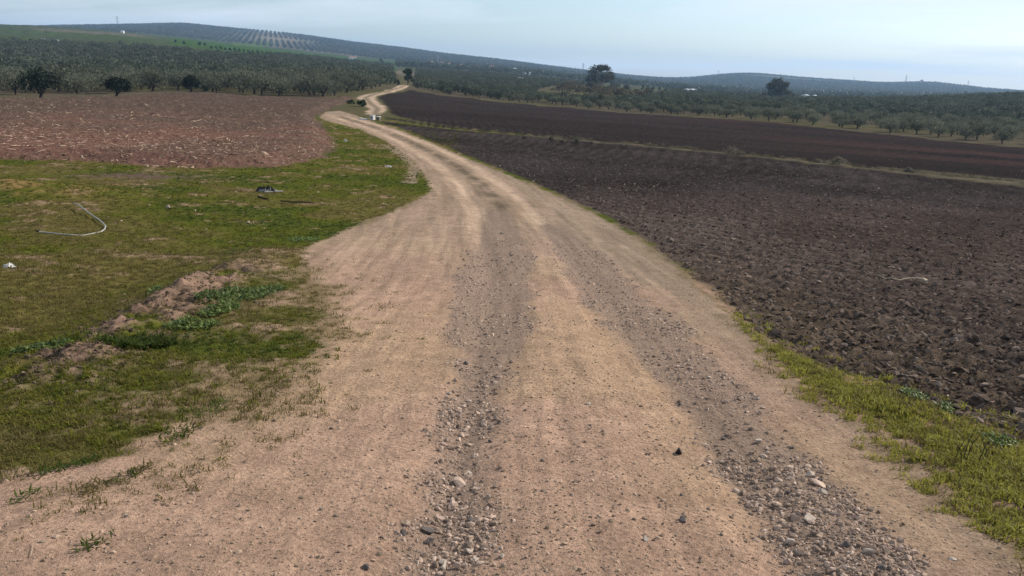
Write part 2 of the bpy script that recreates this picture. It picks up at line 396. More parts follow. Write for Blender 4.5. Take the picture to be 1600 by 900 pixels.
    M = dict(road=m_road, road2=m_road2, red=m_red, d1=m_d1, d2=m_d2, strip=m_strip, grav=m_grav, ditch=m_ditch, gA=gA * m_road, gB=gB * m_road, bare=bare, lat=lat, kn=kn, bb=bb, mound=mound, big=big, e1=e1, e3=e3, dd=dd, s_road=s_road, s_d1=s_d1, fringe=fringe, thin=thin, edge_r=edge_r)
    return z, C, M

def Zt(x, y):
    return float(terrain(np.array([x]), np.array([y]))[0])
def ground(u, v):
    x, y = hit(u, v)
    return Vector((x, y, Zt(x, y)))

# ------------------------------------------------------------------ materials
def new_mat(name):
    m = bpy.data.materials.new(name); m.use_nodes = True
    b = m.node_tree.nodes['Principled BSDF']
    b.inputs['Roughness'].default_value = 0.9
    b.inputs['Specular IOR Level'].default_value = 0.15
    return m, m.node_tree, b
def N(t, kind, **kw):
    n = t.nodes.new(kind)
    for k, v in kw.items():
        if k in n.inputs: n.inputs[k].default_value = v
        else: setattr(n, k, v)
    return n
def mix_rgb(t, fac, a, b, blend='MIX'):
    m = t.nodes.new('ShaderNodeMix'); m.data_type = 'RGBA'; m.blend_type = blend
    for s, v in (('Factor', fac), ('A', a), ('B', b)):
        if hasattr(v, 'is_linked') or hasattr(v, 'links'): t.links.new(v, m.inputs[s])
        elif isinstance(v, (int, float)): m.inputs[s].default_value = v
        else: m.inputs[s].default_value = (*v, 1) if len(v) == 3 else v
    return m.outputs['Result']

def ground_mat(name, bump, scale, lo=0.78, hi=1.22, bdist=0.02):
    m, t, b = new_mat(name)
    at = N(t, 'ShaderNodeVertexColor', layer_name='col')
    tcn = N(t, 'ShaderNodeTexCoord')
    a = N(t, 'ShaderNodeTexNoise', Scale=scale, Detail=8.0, Roughness=0.68)
    c = N(t, 'ShaderNodeTexNoise', Scale=scale * 0.21, Detail=4.0, Roughness=0.6)
    for n in (a, c): t.links.new(tcn.outputs['Object'], n.inputs['Vector'])
    mr = N(t, 'ShaderNodeMapRange'); mr.inputs['From Min'].default_value = 0.28; mr.inputs['From Max'].default_value = 0.72
    mr.inputs['To Min'].default_value = lo; mr.inputs['To Max'].default_value = hi
    t.links.new(a.outputs['Fac'], mr.inputs['Value'])
    mr2 = N(t, 'ShaderNodeMapRange'); mr2.inputs['From Min'].default_value = 0.3; mr2.inputs['From Max'].default_value = 0.7
    mr2.inputs['To Min'].default_value = 0.88; mr2.inputs['To Max'].default_value = 1.12
    t.links.new(c.outputs['Fac'], mr2.inputs['Value'])
    mm = N(t, 'ShaderNodeMath', operation='MULTIPLY')
    t.links.new(mr.outputs[0], mm.inputs[0]); t.links.new(mr2.outputs[0], mm.inputs[1])
    vm = N(t, 'ShaderNodeVectorMath', operation='SCALE')
    t.links.new(at.outputs['Color'], vm.inputs[0]); t.links.new(mm.outputs[0], vm.inputs['Scale'])
    t.links.new(vm.outputs[0], b.inputs['Base Color'])
    bp = N(t, 'ShaderNodeBump', Strength=bump, Distance=bdist)
    t.links.new(a.outputs['Fac'], bp.inputs['Height'])
    t.links.new(bp.outputs[0], b.inputs['Normal'])
    b.inputs['Roughness'].default_value = 1.0
    b.inputs['Specular IOR Level'].default_value = 0.0
    return m
def plain_mat(name, col, rough=0.85, var=0.25, scale=8.0, bump=0.3, spec=0.2, rand=0.0, col2=None):
    m, t, b = new_mat(name)
    tcn = N(t, 'ShaderNodeTexCoord')
    a = N(t, 'ShaderNodeTexNoise', Scale=scale, Detail=5.0, Roughness=0.6)
    t.links.new(tcn.outputs['Object'], a.inputs['Vector'])
    c = mix_rgb(t, a.outputs['Fac'], tuple(x * (1 - var) for x in col), tuple(min(1, x * (1 + var)) for x in col))
    if rand > 0:
        oi = N(t, 'ShaderNodeObjectInfo')
        if col2 is not None:
            c = mix_rgb(t, oi.outputs['Random'], c, col2)
        mr = N(t, 'ShaderNodeMapRange'); mr.inputs['To Min'].default_value = 1 - rand; mr.inputs['To Max'].default_value = 1 + rand
        ml = N(t, 'ShaderNodeMath', operation='MULTIPLY'); ml.inputs[1].default_value = 7.13
        fr = N(t, 'ShaderNodeMath', operation='FRACT')
        t.links.new(oi.outputs['Random'], ml.inputs[0]); t.links.new(ml.outputs[0], fr.inputs[0]); t.links.new(fr.outputs[0], mr.inputs['Value'])
        vm = N(t, 'ShaderNodeVectorMath', operation='SCALE')
        t.links.new(c, vm.inputs[0]); t.links.new(mr.outputs[0], vm.inputs['Scale']); c = vm.outputs[0]
    t.links.new(c, b.inputs['Base Color'])
    if bump > 0:
        bp = N(t, 'ShaderNodeBump', Strength=bump, Distance=0.01)
        t.links.new(a.outputs['Fac'], bp.inputs['Height']); t.links.new(bp.outputs[0], b.inputs['Normal'])
    b.inputs['Roughness'].default_value = rough
    b.inputs['Specular IOR Level'].default_value = spec
    return m
def leaf_mat(name, col, col2, rough=0.6, trans=0.25, rand=0.3, nscale=1.2, spec=0.06):
    m, t, b = new_mat(name)
    oi = N(t, 'ShaderNodeObjectInfo'); geo = N(t, 'ShaderNodeNewGeometry')
    c = mix_rgb(t, geo.outputs['Random Per Island'], col, col2)
    mr = N(t, 'ShaderNodeMapRange'); mr.inputs['To Min'].default_value = 1 - rand; mr.inputs['To Max'].default_value = 1 + rand
    t.links.new(oi.outputs['Random'], mr.inputs['Value'])
    tcn = N(t, 'ShaderNodeTexCoord'); nz = N(t, 'ShaderNodeTexNoise', Scale=nscale, Detail=2.0)
    t.links.new(tcn.outputs['Object'], nz.inputs['Vector'])
    mr2 = N(t, 'ShaderNodeMapRange'); mr2.inputs['From Min'].default_value = 0.3; mr2.inputs['From Max'].default_value = 0.7; mr2.inputs['To Min'].default_value = 0.75; mr2.inputs['To Max'].default_value = 1.25
    t.links.new(nz.outputs['Fac'], mr2.inputs['Value'])
    mm = N(t, 'ShaderNodeMath', operation='MULTIPLY'); t.links.new(mr.outputs[0], mm.inputs[0]); t.links.new(mr2.outputs[0], mm.inputs[1])
    vm = N(t, 'ShaderNodeVectorMath', operation='SCALE'); t.links.new(c, vm.inputs[0]); t.links.new(mm.outputs[0], vm.inputs['Scale'])
    t.links.new(vm.outputs[0], b.inputs['Base Color'])
    b.inputs['Roughness'].default_value = rough; b.inputs['Specular IOR Level'].default_value = spec
    tr = N(t, 'ShaderNodeBsdfTranslucent'); t.links.new(vm.outputs[0], tr.inputs['Color'])
    ms = N(t, 'ShaderNodeMixShader'); ms.inputs[0].default_value = trans
    out = t.nodes['Material Output']
    t.links.new(b.outputs[0], ms.inputs[1]); t.links.new(tr.outputs[0], ms.inputs[2]); t.links.new(ms.outputs[0], out.inputs['Surface'])
    return m

MT = dict(
    road=ground_mat('packed_dirt', 1.0, 36, 0.60, 1.32, 0.028), grass=ground_mat('turf_soil', 0.8, 16, 0.65, 1.3, 0.03),
    red=ground_mat('red_soil', 0.9, 9, 0.62, 1.35, 0.05), dark=ground_mat('dark_soil', 1.0, 11, 0.62, 1.38, 0.05), far=ground_mat('grove_soil', 0.6, 0.7, 0.75, 1.25, 0.2),
    stone=plain_mat('grey_stone', (0.28, 0.203, 0.155), 0.95, 0.35, 30, 0.4, 0.05, 0.5, (0.38, 0.28, 0.212)),
    pebble=plain_mat('tan_pebble', (0.36, 0.255, 0.175), 0.9, 0.3, 30, 0.3, 0.12, 0.5, (0.24, 0.175, 0.125)),
    crumb=plain_mat('earth_crumb', (0.13, 0.096, 0.066), 0.95, 0.3, 30, 0.4, 0.0, 0.4, (0.09, 0.068, 0.048)),
    blackstone=plain_mat('black_stone', (0.018, 0.014, 0.015), 0.7, 0.3, 40, 0.4, 0.3),
    darkstone=plain_mat('slate_stone', (0.10, 0.082, 0.072), 0.8, 0.3, 40, 0.4, 0.3),
    palestone=plain_mat('pale_stone', (0.39, 0.315, 0.25), 0.9, 0.25, 30, 0.4, 0.25),
    clod=plain_mat('soil_clod', (0.098, 0.072, 0.057), 1.0, 0.4, 25, 0.9, 0.0, 0.5, (0.19, 0.145, 0.115)),
    redclod=plain_mat('red_clod', (0.17, 0.095, 0.07), 0.95, 0.3, 20, 0.6, 0.05, 0.4, (0.13, 0.08, 0.06)),
    straw=plain_mat('dry_straw', (0.50, 0.37, 0.26), 0.8, 0.2, 20, 0, 0.1, 0.35, (0.28, 0.18, 0.12)),
    grass_b=leaf_mat('grass_blade', (0.085, 0.105, 0.010), (0.135, 0.13, 0.018), 0.55, 0.35, 0.3, 0.5),
    grass_d=leaf_mat('grass_dark', (0.040, 0.066, 0.010), (0.068, 0.090, 0.014), 0.55, 0.3, 0.3, 0.5),
    grass_v=leaf_mat('verge_blade', (0.20, 0.20, 0.024), (0.27, 0.245, 0.05), 0.55, 0.4, 0.25, 0.5),
    grass_p=leaf_mat('pale_bank_grass', (0.20, 0.17, 0.11), (0.13, 0.115, 0.07), 0.7, 0.2, 0.3, 0.5),
    grass_y=leaf_mat('grass_dry', (0.17, 0.13, 0.05), (0.115, 0.098, 0.028), 0.6, 0.3, 0.3, 0.5),
    weed=leaf_mat('weed_leaf', (0.050, 0.085, 0.012), (0.15, 0.185, 0.055), 0.45, 0.3, 0.2, 6, 0.14),  # paler second leaf tone paints in sun glints on the leaves
    olive=leaf_mat('olive_leaf', (0.085, 0.093, 0.060), (0.135, 0.14, 0.096), 0.55, 0.3, 0.22, 0.8),
    olive_dark=leaf_mat('dark_olive_leaf', (0.016, 0.023, 0.013), (0.032, 0.040, 0.026), 0.6, 0.06, 0.1, 0.8),
    olive_far=leaf_mat('far_olive_leaf', (0.062, 0.073, 0.046), (0.108, 0.117, 0.08), 0.6, 0.22, 0.25, 0.8),
    scrub=leaf_mat('scrub_leaf', (0.028, 0.042, 0.014), (0.075, 0.085, 0.035), 0.6, 0.2, 0.2, 1.5),
    gum=leaf_mat('eucalyptus_leaf', (0.055, 0.060, 0.040), (0.10, 0.090, 0.060), 0.55, 0.2, 0.1, 0.4),
    pine=leaf_mat('dark_evergreen_leaf', (0.022, 0.038, 0.020), (0.040, 0.058, 0.030), 0.6, 0.1, 0.1, 0.8),
    brownbush=leaf_mat('brown_shrub_leaf', (0.115, 0.088, 0.045), (0.08, 0.068, 0.038), 0.7, 0.2, 0.3, 0.6),
    drybush=leaf_mat('dry_twig', (0.27, 0.23, 0.17), (0.17, 0.145, 0.105), 0.8, 0.15, 0.2, 1.0),
    bark=plain_mat('dark_bark', (0.045, 0.036, 0.03), 0.95, 0.4, 6, 0.6, 0.1),
    palebark=plain_mat('pale_bark', (0.33, 0.30, 0.26), 0.85, 0.4, 2, 0.3, 0.1),
    white=plain_mat('whitewash', (0.78, 0.77, 0.74), 0.85, 0.08, 4, 0.2, 0.2),
    roof=plain_mat('clay_roof', (0.30, 0.17, 0.12), 0.85, 0.3, 3, 0.4, 0.2),
    zinc=plain_mat('pale_metal_roof', (0.55, 0.57, 0.58), 0.5, 0.1, 3, 0.2, 0.4),
    glass=plain_mat('dark_pane', (0.03, 0.035, 0.04), 0.2, 0.1, 3, 0, 0.5),
    concrete=plain_mat('pale_concrete', (0.48, 0.47, 0.45), 0.85, 0.15, 6, 0.3, 0.2),
    block=plain_mat('dark_block', (0.13, 0.11, 0.085), 0.9, 0.4, 6, 0.4, 0.1),
    pipe=plain_mat('bleached_pipe', (0.28, 0.27, 0.235), 0.7, 0.3, 12, 0.1, 0.35),
    plastic_w=plain_mat('white_plastic', (0.50, 0.48, 0.43), 0.7, 0.25, 20, 0.2, 0.4),
    plastic_k=plain_mat('black_plastic', (0.016, 0.015, 0.016), 0.7, 0.3, 20, 0.2, 0.2),
    plastic_g=plain_mat('grey_plastic', (0.20, 0.19, 0.185), 0.75, 0.2, 20, 0.2, 0.2),
    oldwood=plain_mat('dark_old_wood', (0.035, 0.028, 0.022), 0.9, 0.4, 15, 0.4, 0.1),
    palewood=plain_mat('bleached_wood', (0.50, 0.40, 0.28), 0.85, 0.25, 15, 0.4, 0.1),
    steel=plain_mat('galvanised_steel', (0.30, 0.31, 0.33), 0.5, 0.1, 3, 0, 0.4),
)

# ------------------------------------------------------------------ mesh helpers
def mesh_obj(name, verts, faces, mat, parent=None, smooth=False, link=True):
    me = bpy.data.meshes.new(name)
    me.from_pydata([tuple(v) for v in verts], [], [tuple(f) for f in faces])
    me.update()
    if smooth: me.polygons.foreach_set('use_smooth', [True] * len(me.polygons))
    for m in (mat if isinstance(mat, (list, tuple)) else [mat]): me.materials.append(m)
    o = bpy.data.objects.new(name, me)
    if link: COL.objects.link(o)
    if parent: o.parent = parent
    return o
def tag(o, label=None, cat=None, group=None, kind=None):
    if label: o['label'] = label
    if cat: o['category'] = cat
    if group: o['group'] = group
    if kind: o['kind'] = kind
    return o
def empty(name, loc, rz=0.0, s=1.0):
    o = bpy.data.objects.new(name, None); COL.objects.link(o)
    o.location = loc; o.rotation_euler = (0, 0, rz); o.scale = (s, s, s); o.empty_display_size = 0.2
    return o
def copy_tree(o, parent=None):
    c = o.copy(); COL.objects.link(c); c.parent = parent
    for ch in o.children: copy_tree(ch, c)
    return c
class MB:
    def __init__(s): s.v = []; s.f = []
    def add(s, vs, fs):
        b = len(s.v); s.v += [tuple(v) for v in vs]; s.f += [tuple(i + b for i in f) for f in fs]
    def box(s, c, d, rot=None):
        m = rot or Matrix.Identity(3); c = Vector(c)
        vs = [c + m @ Vector((x * d[0] / 2, y * d[1] / 2, z * d[2] / 2)) for x in (-1, 1) for y in (-1, 1) for z in (-1, 1)]
        s.add(vs, [(0, 1, 3, 2), (4, 6, 7, 5), (0, 4, 5, 1), (2, 3, 7, 6), (0, 2, 6, 4), (1, 5, 7, 3)])
    def tube(s, pts, radii, n=7, cap=True):
        pts = [Vector(p) for p in pts]; rings = []; ref = Vector((0.31, 0.22, 0.92)).normalized()
        for i, p in enumerate(pts):
            d = (pts[min(i + 1, len(pts) - 1)] - pts[max(i - 1, 0)]).normalized()
            r_ = ref if abs(d.dot(ref)) < 0.95 else Vector((1, 0, 0))
            a = d.cross(r_).normalized(); b = d.cross(a)
            rr = radii[i] if isinstance(radii, (list, tuple)) else radii
            rings.append([p + (a * math.cos(2 * math.pi * k / n) + b * math.sin(2 * math.pi * k / n)) * rr for k in range(n)])
        vs = [v for r_ in rings for v in r_]; fs = []
        for i in range(len(rings) - 1):
            for k in range(n):
                fs.append((i * n + k, i * n + (k + 1) % n, (i + 1) * n + (k + 1) % n, (i + 1) * n + k))
        if cap: fs += [tuple(range(n)), tuple(range((len(rings) - 1) * n + n - 1, (len(rings) - 1) * n - 1, -1))]
        s.add(vs, fs)
    def obj(s, name, mat, parent=None, smooth=False, link=True): return mesh_obj(name, s.v, s.f, mat, parent, smooth, link)

# ------------------------------------------------------------------ ground mesh
def build_ground():
    a_in = np.linspace(R(-43), R(43), 820)
    a_out = np.linspace(R(43), R(317), 72)[1:-1]
    ang = np.concatenate([a_in, a_out])
    lr = np.concatenate([np.linspace(math.log(0.25), math.log(1.7), 10, endpoint=False), np.arange(math.log(1.7), math.log(38), 0.0078),
                         np.arange(math.log(38), math.log(150), 0.016), np.arange(math.log(150), math.log(6600), 0.034)])
    rad = np.exp(lr)
    A, Rr = np.meshgrid(ang, rad)
    X = Rr * np.sin(A); Y = Rr * np.cos(A)
    nr, na = X.shape
    xs, ys = X.ravel(), Y.ravel()
    Zs = np.zeros(xs.shape); Cs = np.zeros((len(xs), 3)); lab = np.zeros(len(xs), np.int8)
    for i in range(0, len(xs), 60000):
        sl = slice(i, i + 60000)
        z, c, M = terrain(xs[sl], ys[sl], True)
        Zs[sl] = z; Cs[sl] = c
        l = np.zeros(len(z), np.int8)                                  # 0 meadow / ground
        yy = ys[sl]
        l[yy > 100] = 1                                                # grove ground
        l[yy > 430] = 2                                                # hills
        l[M['road'] > 0.5] = 3; l[M['road2'] > 0.5] = 4
        l[M['red'] > 0.5] = 5; l[M['d1'] > 0.5] = 6; l[M['d2'] > 0.5] = 7
        l[(M['strip'] > 0.5) & (M['road'] < 0.5)] = 8
        lab[sl] = l
    # centre point closes the sheet under the camera
    V = np.concatenate([np.stack([xs, ys, Zs], 1), [[0, 0, Zt(0, 0)]]])
    Cs = np.concatenate([Cs, Cs[:1]])
    idx = np.arange(nr * na).reshape(nr, na)
    i0 = idx[:-1]; i1 = idx[1:]
    q = np.stack([i0, np.roll(i0, -1, 1), np.roll(i1, -1, 1), i1], -1).reshape(-1, 4)
    cen = nr * na
    # analytic vertex normals from the whole grid so the pieces join without a seam
    P = V[:-1].reshape(nr, na, 3)
    dr = np.zeros_like(P); dr[1:-1] = P[2:] - P[:-2]; dr[0] = P[1] - P[0]; dr[-1] = P[-1] - P[-2]
    da = np.roll(P, -1, 1) - np.roll(P, 1, 1)
    nrm = np.cross(da, dr); nrm[nrm[..., 2] < 0] *= -1
    nrm /= np.linalg.norm(nrm, axis=-1, keepdims=True) + 1e-12
    nrm = np.concatenate([nrm.reshape(-1, 3), [[0, 0, 1]]])
    ql = np.median(np.sort(lab[q], 1)[:, 1:3], 1).astype(int)
    ql = np.sort(lab[q], 1)[:, 2]
    spec = {0: ('grass_meadow', 'grass'), 1: ('grove_ground', 'far'), 2: ('hills', 'far'), 3: ('dirt_road', 'road'), 4: ('dirt_road_bend', 'road'),
            5: ('red_ploughed_field', 'red'), 6: ('dark_ploughed_field', 'dark'), 7: ('dark_ploughed_field_beyond_ditch', 'dark'), 8: ('grass_verge', 'grass')}
    labels = {0: ('short green and dry winter grass beside the dirt road', 'meadow'), 1: ('soil under the olive groves', 'ground'), 2: ('far hazy hills with olive rows and green fields', 'hills'),
              3: ('tan dirt track with two gravel wheel ruts', 'dirt road'), 4: ('pale bend of the dirt track beyond the white box', 'dirt road'), 5: ('reddish ploughed field littered with straw', 'field'),
              6: ('dark brown ploughed field beside the track', 'field'), 7: ('dark ploughed field between the ditch and the olive grove', 'field'), 8: ('bright green grass strip between track and dark field', 'grass')}
    for k, (nm, mk) in spec.items():
        fs = q[ql == k]
        if len(fs) == 0: continue
        if k == 3:
            pass
        used, inv = np.unique(fs.ravel(), return_inverse=True)
        f2 = inv.reshape(-1, 4)
        # grid winding: make faces point up
        vv = V[used]
        n0 = np.cross(vv[f2[:, 1]] - vv[f2[:, 0]], vv[f2[:, 2]] - vv[f2[:, 0]])
        if n0[:, 2].mean() < 0: f2 = f2[:, ::-1]
        me = bpy.data.meshes.new(nm)
        me.vertices.add(len(vv)); me.vertices.foreach_set('co', vv.astype(np.float32).ravel())
        me.loops.add(f2.size); me.loops.foreach_set('vertex_index', f2.astype(np.int32).ravel())
        me.polygons.add(len(f2)); me.polygons.foreach_set('loop_start', np.arange(0, f2.size, 4, dtype=np.int32))
        me.polygons.foreach_set('use_smooth', np.ones(len(f2), bool))
        me.update(calc_edges=True)
        ca_ = me.color_attributes.new('col', 'FLOAT_COLOR', 'POINT')
        cc = np.ones((len(vv), 4), np.float32); cc[:, :3] = Cs[used]
        ca_.data.foreach_set('color', cc.ravel())
        me.normals_split_custom_set_from_vertices(nrm[used].astype(np.float32).tolist())
        me.materials.append(MT[mk])
        o = bpy.data.objects.new(nm, me); COL.objects.link(o)
        tag(o, labels[k][0], labels[k][1], kind='structure')
    # small disc of track under the camera
    fan = [(na, i, (i + 1) % na) for i in range(na)]
    pv = np.concatenate([V[:na], V[cen:cen + 1]])
    o = mesh_obj('ground', pv.tolist(), [(na, (i + 1) % na, i) for i in range(na)], MT['road'])
    ca_ = o.data.color_attributes.new('col', 'FLOAT_COLOR', 'POINT')
    ca_.data.foreach_set('color', np.tile(np.array([*CL['tan'], 1], np.float32), na + 1))
    tag(o, 'packed dirt where the photographer stands on the track', 'ground', kind='structure')
build_ground()

# ------------------------------------------------------------------ scatter of uncountable stuff
def scatter(name, P, rot, scl, idx, sources, label, cat):
    me = bpy.data.meshes.new(name)
    n = len(P)
    me.vertices.add(n); me.vertices.foreach_set('co', np.asarray(P, np.float32).ravel())
    for nm, tp, key, arr in (('rot', 'FLOAT_VECTOR', 'vector', rot), ('scl', 'FLOAT_VECTOR', 'vector', scl), ('pick', 'INT', 'value', idx)):
        a = me.attributes.new(nm, tp, 'POINT'); a.data.foreach_set(key, np.asarray(arr, np.int32 if tp == 'INT' else np.float32).ravel())
    o = bpy.data.objects.new(name, me); COL.objects.link(o)
    ng = bpy.data.node_groups.new(name, 'GeometryNodeTree')
    ng.interface.new_socket('Geometry', in_out='INPUT', socket_type='NodeSocketGeometry')
    ng.interface.new_socket('Geometry', in_out='OUTPUT', socket_type='NodeSocketGeometry')
    gi = ng.nodes.new('NodeGroupInput'); go = ng.nodes.new('NodeGroupOutput')
    iop = ng.nodes.new('GeometryNodeInstanceOnPoints')
    jn = ng.nodes.new('GeometryNodeJoinGeometry')
    for s in reversed(sources):
        oi = ng.nodes.new('GeometryNodeObjectInfo'); oi.inputs['Object'].default_value = s; oi.inputs['As Instance'].default_value = True
        ng.links.new(oi.outputs['Geometry'], jn.inputs[0])
    def attr(nm, tp):
        a = ng.nodes.new('GeometryNodeInputNamedAttribute'); a.data_type = tp; a.inputs['Name'].default_value = nm
        return a.outputs['Attribute']
    ng.links.new(gi.outputs[0], iop.inputs['Points']); ng.links.new(jn.outputs[0], iop.inputs['Instance'])
    iop.inputs['Pick Instance'].default_value = True
    ng.links.new(attr('pick', 'INT'), iop.inputs['Instance Index'])
    er = ng.nodes.new('FunctionNodeEulerToRotation'); ng.links.new(attr('rot', 'FLOAT_VECTOR'), er.inputs[0])
    ng.links.new(er.outputs[0], iop.inputs['Rotation'])
    ng.links.new(attr('scl', 'FLOAT_VECTOR'), iop.inputs['Scale'])
    ng.links.new(iop.outputs[0], go.inputs[0])
    md = o.modifiers.new('scatter', 'NODES'); md.node_group = ng
    return tag(o, label, cat, kind='stuff')

def sample(n, d0, d1, umin=-250, umax=1850):
    t = rng.uniform(u2t(umin), u2t(umax), n); D = np.exp(rng.uniform(math.log(d0), math.log(d1), n))
    return t * D, D

# stones: rough low polyhedra
def stone_verts(seed, flat=0.6, n_sub=1, sharp=0.34):
    import bmesh
    rr = random.Random(seed)
    bm = bmesh.new()
    bmesh.ops.create_icosphere(bm, subdivisions=n_sub, radius=0.5)
    planes = [(Vector((rr.gauss(0, 1), rr.gauss(0, 1), rr.gauss(0, 1))).normalized(), rr.uniform(0.20, 0.36)) for _ in range(9)]
    ex = (1.0, rr.uniform(0.6, 0.9), flat * rr.uniform(0.8, 1.2))
    for v in bm.verts:
        c = v.co.copy() * (1 + rr.uniform(-sharp, sharp) * 0.4)
        for nrm, dd in planes:
            k = c.dot(nrm) - dd
            if k > 0: c -= nrm * k
        v.co = Vector((c.x * ex[0], c.y * ex[1], c.z * ex[2])) * 1.25
    vs = [v.co.copy() for v in bm.verts]; fs = [[v.index for v in f.verts] for f in bm.faces]
    bm.free()
    return vs, fs
stone_src = [mesh_obj('gravel_piece', *stone_verts(i, 0.62), MT['stone'], link=False) for i in range(8)]
peb_src = [mesh_obj('pebble_piece', *stone_verts(30 + i, 0.55), MT['pebble'], link=False) for i in range(5)]
clod_src = [mesh_obj('clod_piece', *stone_verts(60 + i, 0.48, 2, 0.55), MT['clod'], link=False) for i in range(6)]
crumb_src = [mesh_obj('crumb_piece', *stone_verts(90 + i, 0.6), MT['crumb'], link=False) for i in range(5)]
redclod_src = [mesh_obj('red_clod_piece', *stone_verts(80 + i, 0.7, 1, 0.5), MT['redclod'], link=False) for i in range(5)]

def flat_rot(n, tilt=0.3):
    return np.stack([rng.normal(0, tilt, n), rng.normal(0, tilt, n), rng.uniform(0, 6.283, n)], 1)

# gravel in the two wheel ruts and pebbles on the rest of the track
x, y = sample(120000, 1.7, 15, 450, 1600)
z, c, M = terrain(x, y, True)
pr = M['grav'] * np.clip(0.55 + 2.0 * M['e1'] + 1.0 * M['e3'], 0.08, 1.2) 
k = rng.random(len(x)) < pr * 0.95
n = k.sum(); s = np.exp(rng.normal(math.log(0.0135), 0.55, n)) * (1 + 0.035 * y[k]); s = np.clip(s, 0.005, 0.05)
scatter('track_gravel', np.stack([x[k], y[k], z[k] + s * rng.uniform(-0.12, 0.12, n)], 1), flat_rot(n, 0.35), s[:, None] * np.array([1, 1, 1]), rng.integers(0, 8, n), stone_src,
        'loose grey gravel filling the two wheel ruts of the track', 'gravel')
x, y = sample(150000, 1.7, 22, -200, 1800)
z, c, M = terrain(x, y, True)
k = rng.random(len(x)) < M['road'] * (0.28 + 0.4 * np.exp(-(M['lat'] / 1.1) ** 2)) * (0.5 + 1.2 * (M['e1'] + 0.3))
n = k.sum(); s = np.clip(np.exp(rng.normal(math.log(0.0068), 0.5, n)) * (1 + 0.05 * y[k]), 0.003, 0.03)
scatter('track_pebbles', np.stack([x[k], y[k], z[k] + s * 0.1], 1), flat_rot(n, 0.3), s[:, None] * np.array([1, 1, 0.9]), rng.integers(0, 5, n), peb_src,
        'small tan pebbles strewn over the packed dirt track', 'pebbles')
# clods
x, y = sample(120000, 3.2, 70, 550, 1900)
z, c, M = terrain(x, y, True)
k = rng.random(len(x)) < M['d1'] * 0.75 * sstep(60, 25, y) + M['d2'] * 0.03
n = k.sum(); s = np.clip(np.exp(rng.normal(math.log(0.018), 0.6, n)) * (1 + 0.03 * y[k]), 0.008, 0.11)
scatter('soil_clods', np.stack([x[k], y[k], z[k] + s * 0.08], 1), flat_rot(n, 0.5), s[:, None] * np.array([1, 1, 1]), rng.integers(0, 6, n), clod_src,
        'broken dark clods all over the ploughed field beside the track', 'clods')
x, y = sample(22000, 20, 100, -250, 640)
z, c, M = terrain(x, y, True)
k = rng.random(len(x)) < M['red'] * 0.6
n = k.sum(); s = np.clip(np.exp(rng.normal(math.log(0.045), 0.45, n)), 0.02, 0.12)
scatter('red_soil_clods', np.stack([x[k], y[k], z[k] + s * 0.08], 1), flat_rot(n, 0.5), s[:, None] * np.array([1, 1, 1]), rng.integers(0, 5, n), redclod_src,
        'reddish clods all over the straw littered ploughed field', 'clods')
x, y = sample(60000, 3.5, 14, -200, 560)
z, c, M = terrain(x, y, True)
k = rng.random(len(x)) < np.clip(M['bare'], 0, 1) * 0.6 * (1 - M['road'])
n = k.sum(); s = np.clip(np.exp(rng.normal(math.log(0.018), 0.55, n)), 0.006, 0.07)
scatter('mound_crumbs', np.stack([x[k], y[k], z[k] + s * 0.08], 1), flat_rot(n, 0.5), s[:, None] * np.ones((n, 3)), rng.integers(0, 5, n), crumb_src,
        'crumbs of bare earth on the low mound beside the meadow', 'crumbs')
# straw
def straw_src(seed):
    rr = random.Random(seed); mb = MB()
    p0 = Vector((-0.5, 0, 0)); pts = [Vector((-0.5 + i / 3, rr.uniform(-0.06, 0.06), 0.02 + 0.05 * math.sin(i * 1.05))) for i in range(4)]
    w = rr.uniform(0.05, 0.10)
    vs = []
    for i, p in enumerate(pts):
        ww = w * (0.6 if i in (0, 3) else 1)
        vs += [p + Vector((0, ww, 0.02)), p + Vector((0, -ww, 0)), p + Vector((0, 0, 0.05))]
    fs = []
    for i in range(3):
        b = i * 3; fs += [(b, b + 3, b + 5, b + 2), (b + 2, b + 5, b + 4, b + 1)]
    mb.add(vs, fs)
    return mb.obj('straw_piece', MT['straw'], link=False)
straws = [straw_src(i) for i in range(5)]
x, y = sample(60000, 20, 110, -250, 640)
z, c, M = terrain(x, y, True)
k = rng.random(len(x)) < M['red'] * (0.30 + 0.9 * M['e1'] + 0.25 * np.clip((45 - y) / 20, 0, 1))
n = k.sum(); s = np.clip(np.exp(rng.normal(math.log(0.085), 0.55, n)), 0.03, 0.4)
scatter('straw_litter', np.stack([x[k], y[k], z[k] + 0.02], 1), flat_rot(n, 0.22), s[:, None] * np.stack([np.ones(n), rng.uniform(0.8, 1.5, n) , np.ones(n)], 1), rng.integers(0, 5, n), straws,
        'pale dry straw and stalks littering the reddish ploughed field', 'straw')
x, y = sample(9000, 3.5, 60, 600, 1900)
z, c, M = terrain(x, y, True)
k = rng.random(len(x)) < M['d1'] * 0.20
n = k.sum(); s = np.clip(np.exp(rng.normal(math.log(0.028), 0.45, n)) * (1 + 0.03 * y[k]), 0.01, 0.12)
scatter('field_straw', np.stack([x[k], y[k], z[k] + 0.015], 1), flat_rot(n, 0.12), s[:, None] * np.ones((n, 3)), rng.integers(0, 5, n), straws,
        'scattered pale straw bits on the dark ploughed field', 'straw')

